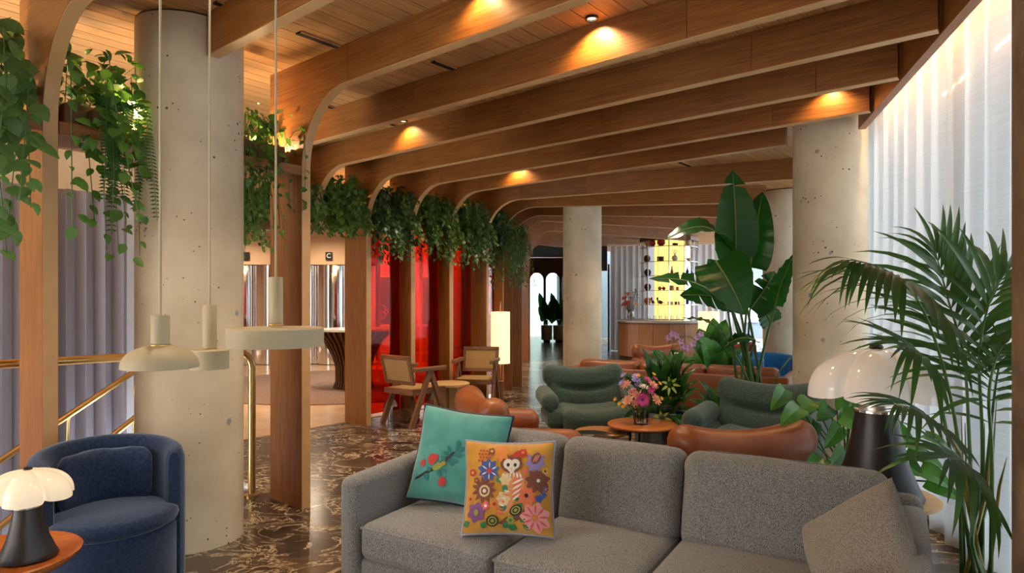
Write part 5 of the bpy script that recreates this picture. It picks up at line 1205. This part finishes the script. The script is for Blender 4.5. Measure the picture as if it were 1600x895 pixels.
frond([(-.02, -.06, .28), (1490, 730, 2.55), (1465, 610, 2.5), (1440, 555, 2.42), (1415, 540, 2.38)], 8, .22, .30, (-.1, -.6, 1), 6, 1, .55)
frond([(.02, -.07, .28), (1520, 850, 2.45), (1530, 770, 2.32), (1512, 725, 2.2), (1480, 715, 2.12)], 8, .24, .35, (0, -.7, 1), 7, 1, .5)
frond([(.04, .05, .28), (1545, 700, 2.65), (1556, 600, 2.64), (1566, 550, 2.66)], 10, .22, .30, (-.3, -.7, .8), 8, 1, .4)
for k in range(9): obj('cane', MB().tube([V((.05*cos(k), .05*sin(k), .27)), V((.10*cos(k*1.7), .07*sin(k*2), .7)), V((.13*cos(k*1.7), .10*sin(k*2), .82 + .03*k))], [.008, .006, .0012], 6), (stem_g, stem_y)[k % 3 == 0], kp, 60)

# ---- orchid and plants beyond the brown sofa
orc = thing('potted_orchid', 'pink orchid standing behind the leafy planter', 'plant', (2.22, 8.78, 0))
fixn(obj('pot', MB().lathe([(.13, 0), (.16, .01), (.17, .5), (.15, .5)], 32), white_pot, orc, 40))
for k in range(9):
    x = -.05 + .055*k; z = .92 + .10*sin(k*.9 + .5); obj('flower', bloom(MB(), (x - .05, -.10, z), (0, -1, .1), .05, 5, 2, .1), FC['lil'], orc, 60)
obj('stem', MB().tube([(0, 0, .48), (-.05, -.05, .8), (.0, -.08, 1.0), (.2, -.09, .98), (.38, -.09, .88)], .005, 6), stem_g, orc, 60)
for k in range(14):
    a = 2*pi*k/14; lleaf(orc, (0, 0, .48), (.34*cos(a), .30*sin(a), .62 + .22*((k*5) % 4)/4), .12, (0, -.4, 1), leaf_phil if k % 3 else leaf_cal, .2)
ms = thing('monstera_plant', 'bushy green monstera in front of the far column', 'plant', (2.85, 9.0, 0))
fixn(obj('pot', MB().lathe([(.15, 0), (.18, .01), (.19, .40), (.17, .40)], 32), planter_m, ms, 40)); rnd = random.Random(15)
for k in range(22):
    a = rnd.uniform(0, 2*pi); e = rnd.uniform(.3, 1.4); ln = rnd.uniform(.5, .95); lleaf(ms, (0, 0, .38), (.7*ln*cos(a)*cos(e), .5*ln*sin(a)*cos(e), .38 + ln*sin(e)), rnd.uniform(.2, .28), (rnd.uniform(-.4, .4), -1, .5), leaf_phil, .12, .006)
# pots by the arched windows
for k, (x, lab) in enumerate(((1.28, 'white pot with tall leafy plant at the arched windows, nearer the far pillar'), (1.72, 'white pot with tall leafy plant at the arched windows, beside the slim column'))):
    t = thing('potted_plant', lab, 'plant', (x, 23.6, 0)); fixn(obj('pot', MB().lathe([(.17, .06), (.20, .07), (.21, .60), (.18, .60)], 28), white_pot, t, 40))
    obj('stand', MB().box((0, 0, .03), (.24, .24, .06)), blackm, t)
    for j in range(10):
        a = j*2.4; h = .9 + .1*j; lleaf(t, (0, 0, .58), (.30*cos(a), .12*sin(a), h), .26, (.2*cos(a), -1, .4), leaf_cal, .12, .012, 6)

# ================================================================== ROUND BAR WITH LIT SHELVES
BX, BY = 3.95, 16.5
br_ = thing('round_bar', 'round wood-panelled bar counter with pale stone top', 'bar counter', (BX, BY, 0))
obj('core', MB().lathe([(1.13, 0), (1.13, .94)], 64), barwood, br_, 40)
pm = MB().box((1.165, 0, .51), (.05, .365, .82)).mesh('panel', barwood)
for k in range(20): link('panel', pm, br_, (0, 0, 0), (0, 0, 2*pi*k/20))
obj('plinth', MB().lathe([(1.16, 0), (1.16, .09)], 64), darkwood, br_, 40)
fixn(obj('top', MB().lathe([(1.18, .94), (1.235, .945), (1.24, .99), (1.22, 1.0)], 72), plain('pale_stone_top', (.55, .52, .48), .15), br_, 40))
sh = thing('display_shelves', 'tall amber back-lit display shelves rising from the round bar', 'shelves', (4.06, 16.55, 0), 0)
RO = .73; vdir = atan2(-16.55, -4.06)
ang8 = [vdir + pi/4*k for k in range(8)]; pts8 = [(RO*cos(a), RO*sin(a)) for a in ang8]
pin = [(.53*cos(a), .53*sin(a)) for a in ang8]
fixn(obj('core', MB().prism([(.515*cos(a), .515*sin(a)) for a in ang8], lambda u, v, w: V((u, v, w)), 1.0, CEIL-.02), darkwood, sh))
for k in range(8):
    a, b = V(pin[k]), V(pin[(k+1) % 8]); d = b - a; c = (a+b)/2; n2 = c.normalized(); L = d.length
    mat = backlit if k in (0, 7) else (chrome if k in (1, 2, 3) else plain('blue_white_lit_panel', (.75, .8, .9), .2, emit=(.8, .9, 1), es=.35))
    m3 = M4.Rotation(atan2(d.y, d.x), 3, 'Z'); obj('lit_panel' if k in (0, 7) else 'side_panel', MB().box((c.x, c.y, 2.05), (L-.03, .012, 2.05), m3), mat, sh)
    obj('upright', MB().tube([(pts8[k][0], pts8[k][1], 1.0), (pts8[k][0], pts8[k][1], CEIL-.02)], .014, 8), chrome, sh)
    mq = (V(pts8[k]) + V(pts8[(k+1) % 8]))/2; obj('divider', MB().tube([(mq.x, mq.y, 1.0), (mq.x, mq.y, CEIL-.02)], .006, 6), chrome, sh)
SHZ = (1.39, 1.75, 2.12, 2.48, 2.86)
for z in SHZ: fixn(obj('glass_shelf', MB().prism(pts8, lambda u, v, w: V((u, v, w)), z-.012, z), plain('smoky_shelf', (.22, .14, .07), .1), sh))
fixn(obj('cornice', MB().prism([(q[0]*1.02, q[1]*1.02) for q in pts8], lambda u, v, w: V((u, v, w)), CEIL-.12, CEIL-.02), darkwood, sh))
FN8 = [((pts8[k][0]+pts8[(k+1) % 8][0])/2, (pts8[k][1]+pts8[(k+1) % 8][1])/2) for k in range(8)]
FN8 = [(x/hypot(x, y), y/hypot(x, y)) for x, y in FN8]
def on_shelf(px, row, Zoff=0):                 # spot on the shelf board, between its back panel and its outer edge
    if row < 0: Zo = 15.96 + Zoff; return V(((px-800)/1000*Zo, Zo, 1.003))
    best = None
    for i in range(120):
        Zo = 15.75 + i*.008; x = (px-800)/1000*Zo - 4.06; y = Zo - 16.55; ap = max(x*u + y*v for u, v in FN8)
        if best is None or abs(ap-.585) < best[0] - 1e-6: best = (abs(ap-.585), Zo)
    Zo = best[1]; return V(((px-800)/1000*Zo, Zo, SHZ[row] + .003))
def deco(name, label, cat, px, row, prof, mat, n=20, Zo=0, group='ornaments on the bar shelves', lid=None):
    q = on_shelf(px, row, Zo); t = thing(name, label, cat, q, 0, group); fixn(obj('body', MB().lathe(prof, n), mat, t, 40))
    if lid: fixn(obj('rim', MB().lathe(lid[0], n), lid[1], t, 40))
    return t
redg = plain('red_glass', (.45, .015, .02), .1, coat=1); brn = plain('dark_brown_ceramic', (.06, .025, .015), .3); orgg = plain('orange_glass', (.75, .25, .03), .15); blu = plain('cobalt_glass', (.02, .04, .45), .1); wht = plain('white_glaze', (.75, .72, .66), .35); pch = plain('peach_ceramic', (.65, .38, .22), .4)
deco('vase', 'round red glass vase on the top lit shelf', 'vase', 1033, 4, [(.05, 0), (.105, .05), (.10, .13), (.03, .19), (.03, .23), (.05, .25)], redg)
deco('vase', 'small red vase at the left edge of the top lit shelf', 'vase', 1020, 4, [(.04, 0), (.075, .05), (.07, .12), (.03, .16)], redg)
deco('box', 'small brown box on the top lit shelf', 'box', 1055, 4, [(.07, 0), (.07, .05), (.06, .06)], brn, 4)
deco('round_tin', 'round dark brown tin on the second lit shelf', 'tin', 1032, 3, [(.085, 0), (.085, .09), (.08, .10)], brn, lid=([(.088, .085), (.088, .11), (.05, .115)], brn))
dif = deco('reed_diffuser', 'white round reed diffuser on the second lit shelf', 'diffuser', 1054.5, 3, [(.04, 0), (.08, .05), (.07, .11), (.025, .14), (.025, .15)], wht)
for k in range(4): obj('reed', MB().tube([(0, 0, .12), (-.06 + .04*k, 0, .28)], .005, 5), brn, dif)
deco('bottle', 'little red bottle on the third lit shelf', 'bottle', 1050, 2, [(.035, 0), (.04, .08), (.015, .16), (.015, .22)], redg)
deco('bowl', 'small red bowl on the third lit shelf', 'bowl', 1057, 2, [(.02, 0), (.05, .07), (.045, .07), (.02, .012)], redg)
ch = deco('cherry_ornament', 'pair of red cherry ornament on the fourth lit shelf', 'ornament', 1031, 1, [(.015, 0), (.052, .03), (.052, .065), (.015, .095)], redg); fixn(obj('cherry', MB().lathe([(.015, 0), (.045, .03), (.045, .06), (.015, .085)], 18, (.10, 0, 0)), redg, ch, 50)); obj('stalk', MB().tube([(0, 0, .09), (.04, 0, .15), (.10, 0, .08)], .006, 6), brn, ch)
deco('glass_block', 'orange glass jar on the fourth lit shelf', 'jar', 1049, 1, [(.06, 0), (.07, .02), (.07, .09), (.06, .11)], orgg)
deco('glass_block', 'smaller orange glass jar on the fourth lit shelf', 'jar', 1058.5, 1, [(.035, 0), (.04, .02), (.04, .06), (.03, .08)], orgg)
for nm, px, L_, lab in (('bird_figurine', 1020, .10, 'small dark bird figurine on the fifth lit shelf'), ('bird_figurine', 1031, .18, 'long-tailed dark bird figurine on the fifth lit shelf')):
    q = on_shelf(px, 0); t = thing(nm, lab, 'figurine', q, 0, 'ornaments on the bar shelves')
    obj('body', MB().rbox((0, 0, .06), (L_*.7, .07, .09), .034, 3, 2, fn=lambda v: V((v.x, v.y, v.z - v.x*.25))), brn, t, 60); obj('head', MB().rbox((-L_*.33, 0, .14), (.05, .05, .08), .024, 3, 1), brn, t, 60); obj('tail', MB().add([(L_*.2, -.02, .06), (L_*.2, .02, .06), (L_*.75, .015, .015), (L_*.75, -.015, .015), (L_*.2, 0, .10)], [(0, 1, 2, 3), (0, 3, 4), (1, 4, 2), (2, 4, 3)]), brn, t)
for k, px in enumerate((1045, 1050, 1056, 1061)):
    deco('small_cup', ('small peach cup', 'small white cup', 'small dark brown cup', 'small orange cup')[k] + ' in the row on the fifth lit shelf', 'cup', px, 0, [(.028, 0), (.034, .07), (.030, .07), (.026, .01)], (pch, wht, brn, orgg)[k], 16)
for k, (px, row, m_) in enumerate(((1074, 2, blu), (1080, 2, blu), (1074, 0, blu), (1079, 0, blu))): deco('blue_bottle', ('cobalt blue bottle on the third shelf, bluish side of the bar shelves', 'cobalt blue bottle on the fifth shelf, bluish side of the bar shelves')[k//2], 'bottle', px, row, [(.04, 0), (.045, .10), (.018, .16), (.018, .22)], m_, Zo=.22)
deco('plate_disc', 'white round dish at the bluish side on the top shelf', 'dish', 1075, 4, [(.03, 0), (.075, .04), (.08, .12), (.04, .17)], wht, Zo=.2)
deco('shell_bowl', 'peach shell bowl at the bluish side of the bar shelves', 'bowl', 1076, 3, [(.02, 0), (.09, .07), (.085, .075), (.02, .015)], pch, Zo=.2)
for k, (px, row, m_, lab) in enumerate(((1011, 3, brn, 'brown cup on the dark flank of the bar shelves'), (1012, 2, blackm, 'black round vase on the dark flank of the bar shelves'), (1012, 1, brn, 'brown jar on the dark flank of the bar shelves'), (1012, 0, orgg, 'orange jar on the dark flank of the bar shelves'), (1013, 4, pch, 'peach vase on the dark flank of the bar shelves'))):
    deco('jar', lab, 'jar', px, row, [(.05, 0), (.085, .06), (.085, .12), (.05, .17)], m_, Zo=.18)
for k in range(6): deco('drinking_glass', 'clear drinking glass standing on the bar top before the lit shelves', 'glass', 1014 + 9*k, -1, [(.026, 0), (.034, .12), (.031, .12), (.024, .008)], glass_vase, 16, -.35 if k < 5 else -.3, 'glasses on the bar')
bv = thing('vase', 'clear glass vase at the left end of the bar top', 'vase', (2.97, 15.95, 1.0)); fixn(obj('glass', MB().lathe([(.001, 0), (.08, 0), (.10, .10), (.06, .22), (.075, .26), (.068, .26), (.054, .21), (.09, .10), (.001, .012)], 28), glass_vase, bv, 40)); fixn(obj('water', MB().lathe([(.072, .013), (.088, .10)], 20), glass_clear, bv, 40))
rnd = random.Random(4); it = []
for k in range(11): it.append(('dahlia', rnd.uniform(-.18, .16), rnd.uniform(-.1, .08), rnd.uniform(.28, .66), rnd.uniform(.07, .10), 10, 4, rnd.choice(['cor', 'cor', 'peach', 'pink']), None))
for k in range(5): it.append(('dark_sprig', rnd.uniform(.05, .25), rnd.uniform(-.05, .05), rnd.uniform(.5, .8), .05, 6, 2, 'dk', None))
bouquet('coral dahlia bouquet in the vase on the bar', (2.97, 15.95, 1.0), it, .03, rad=.006)
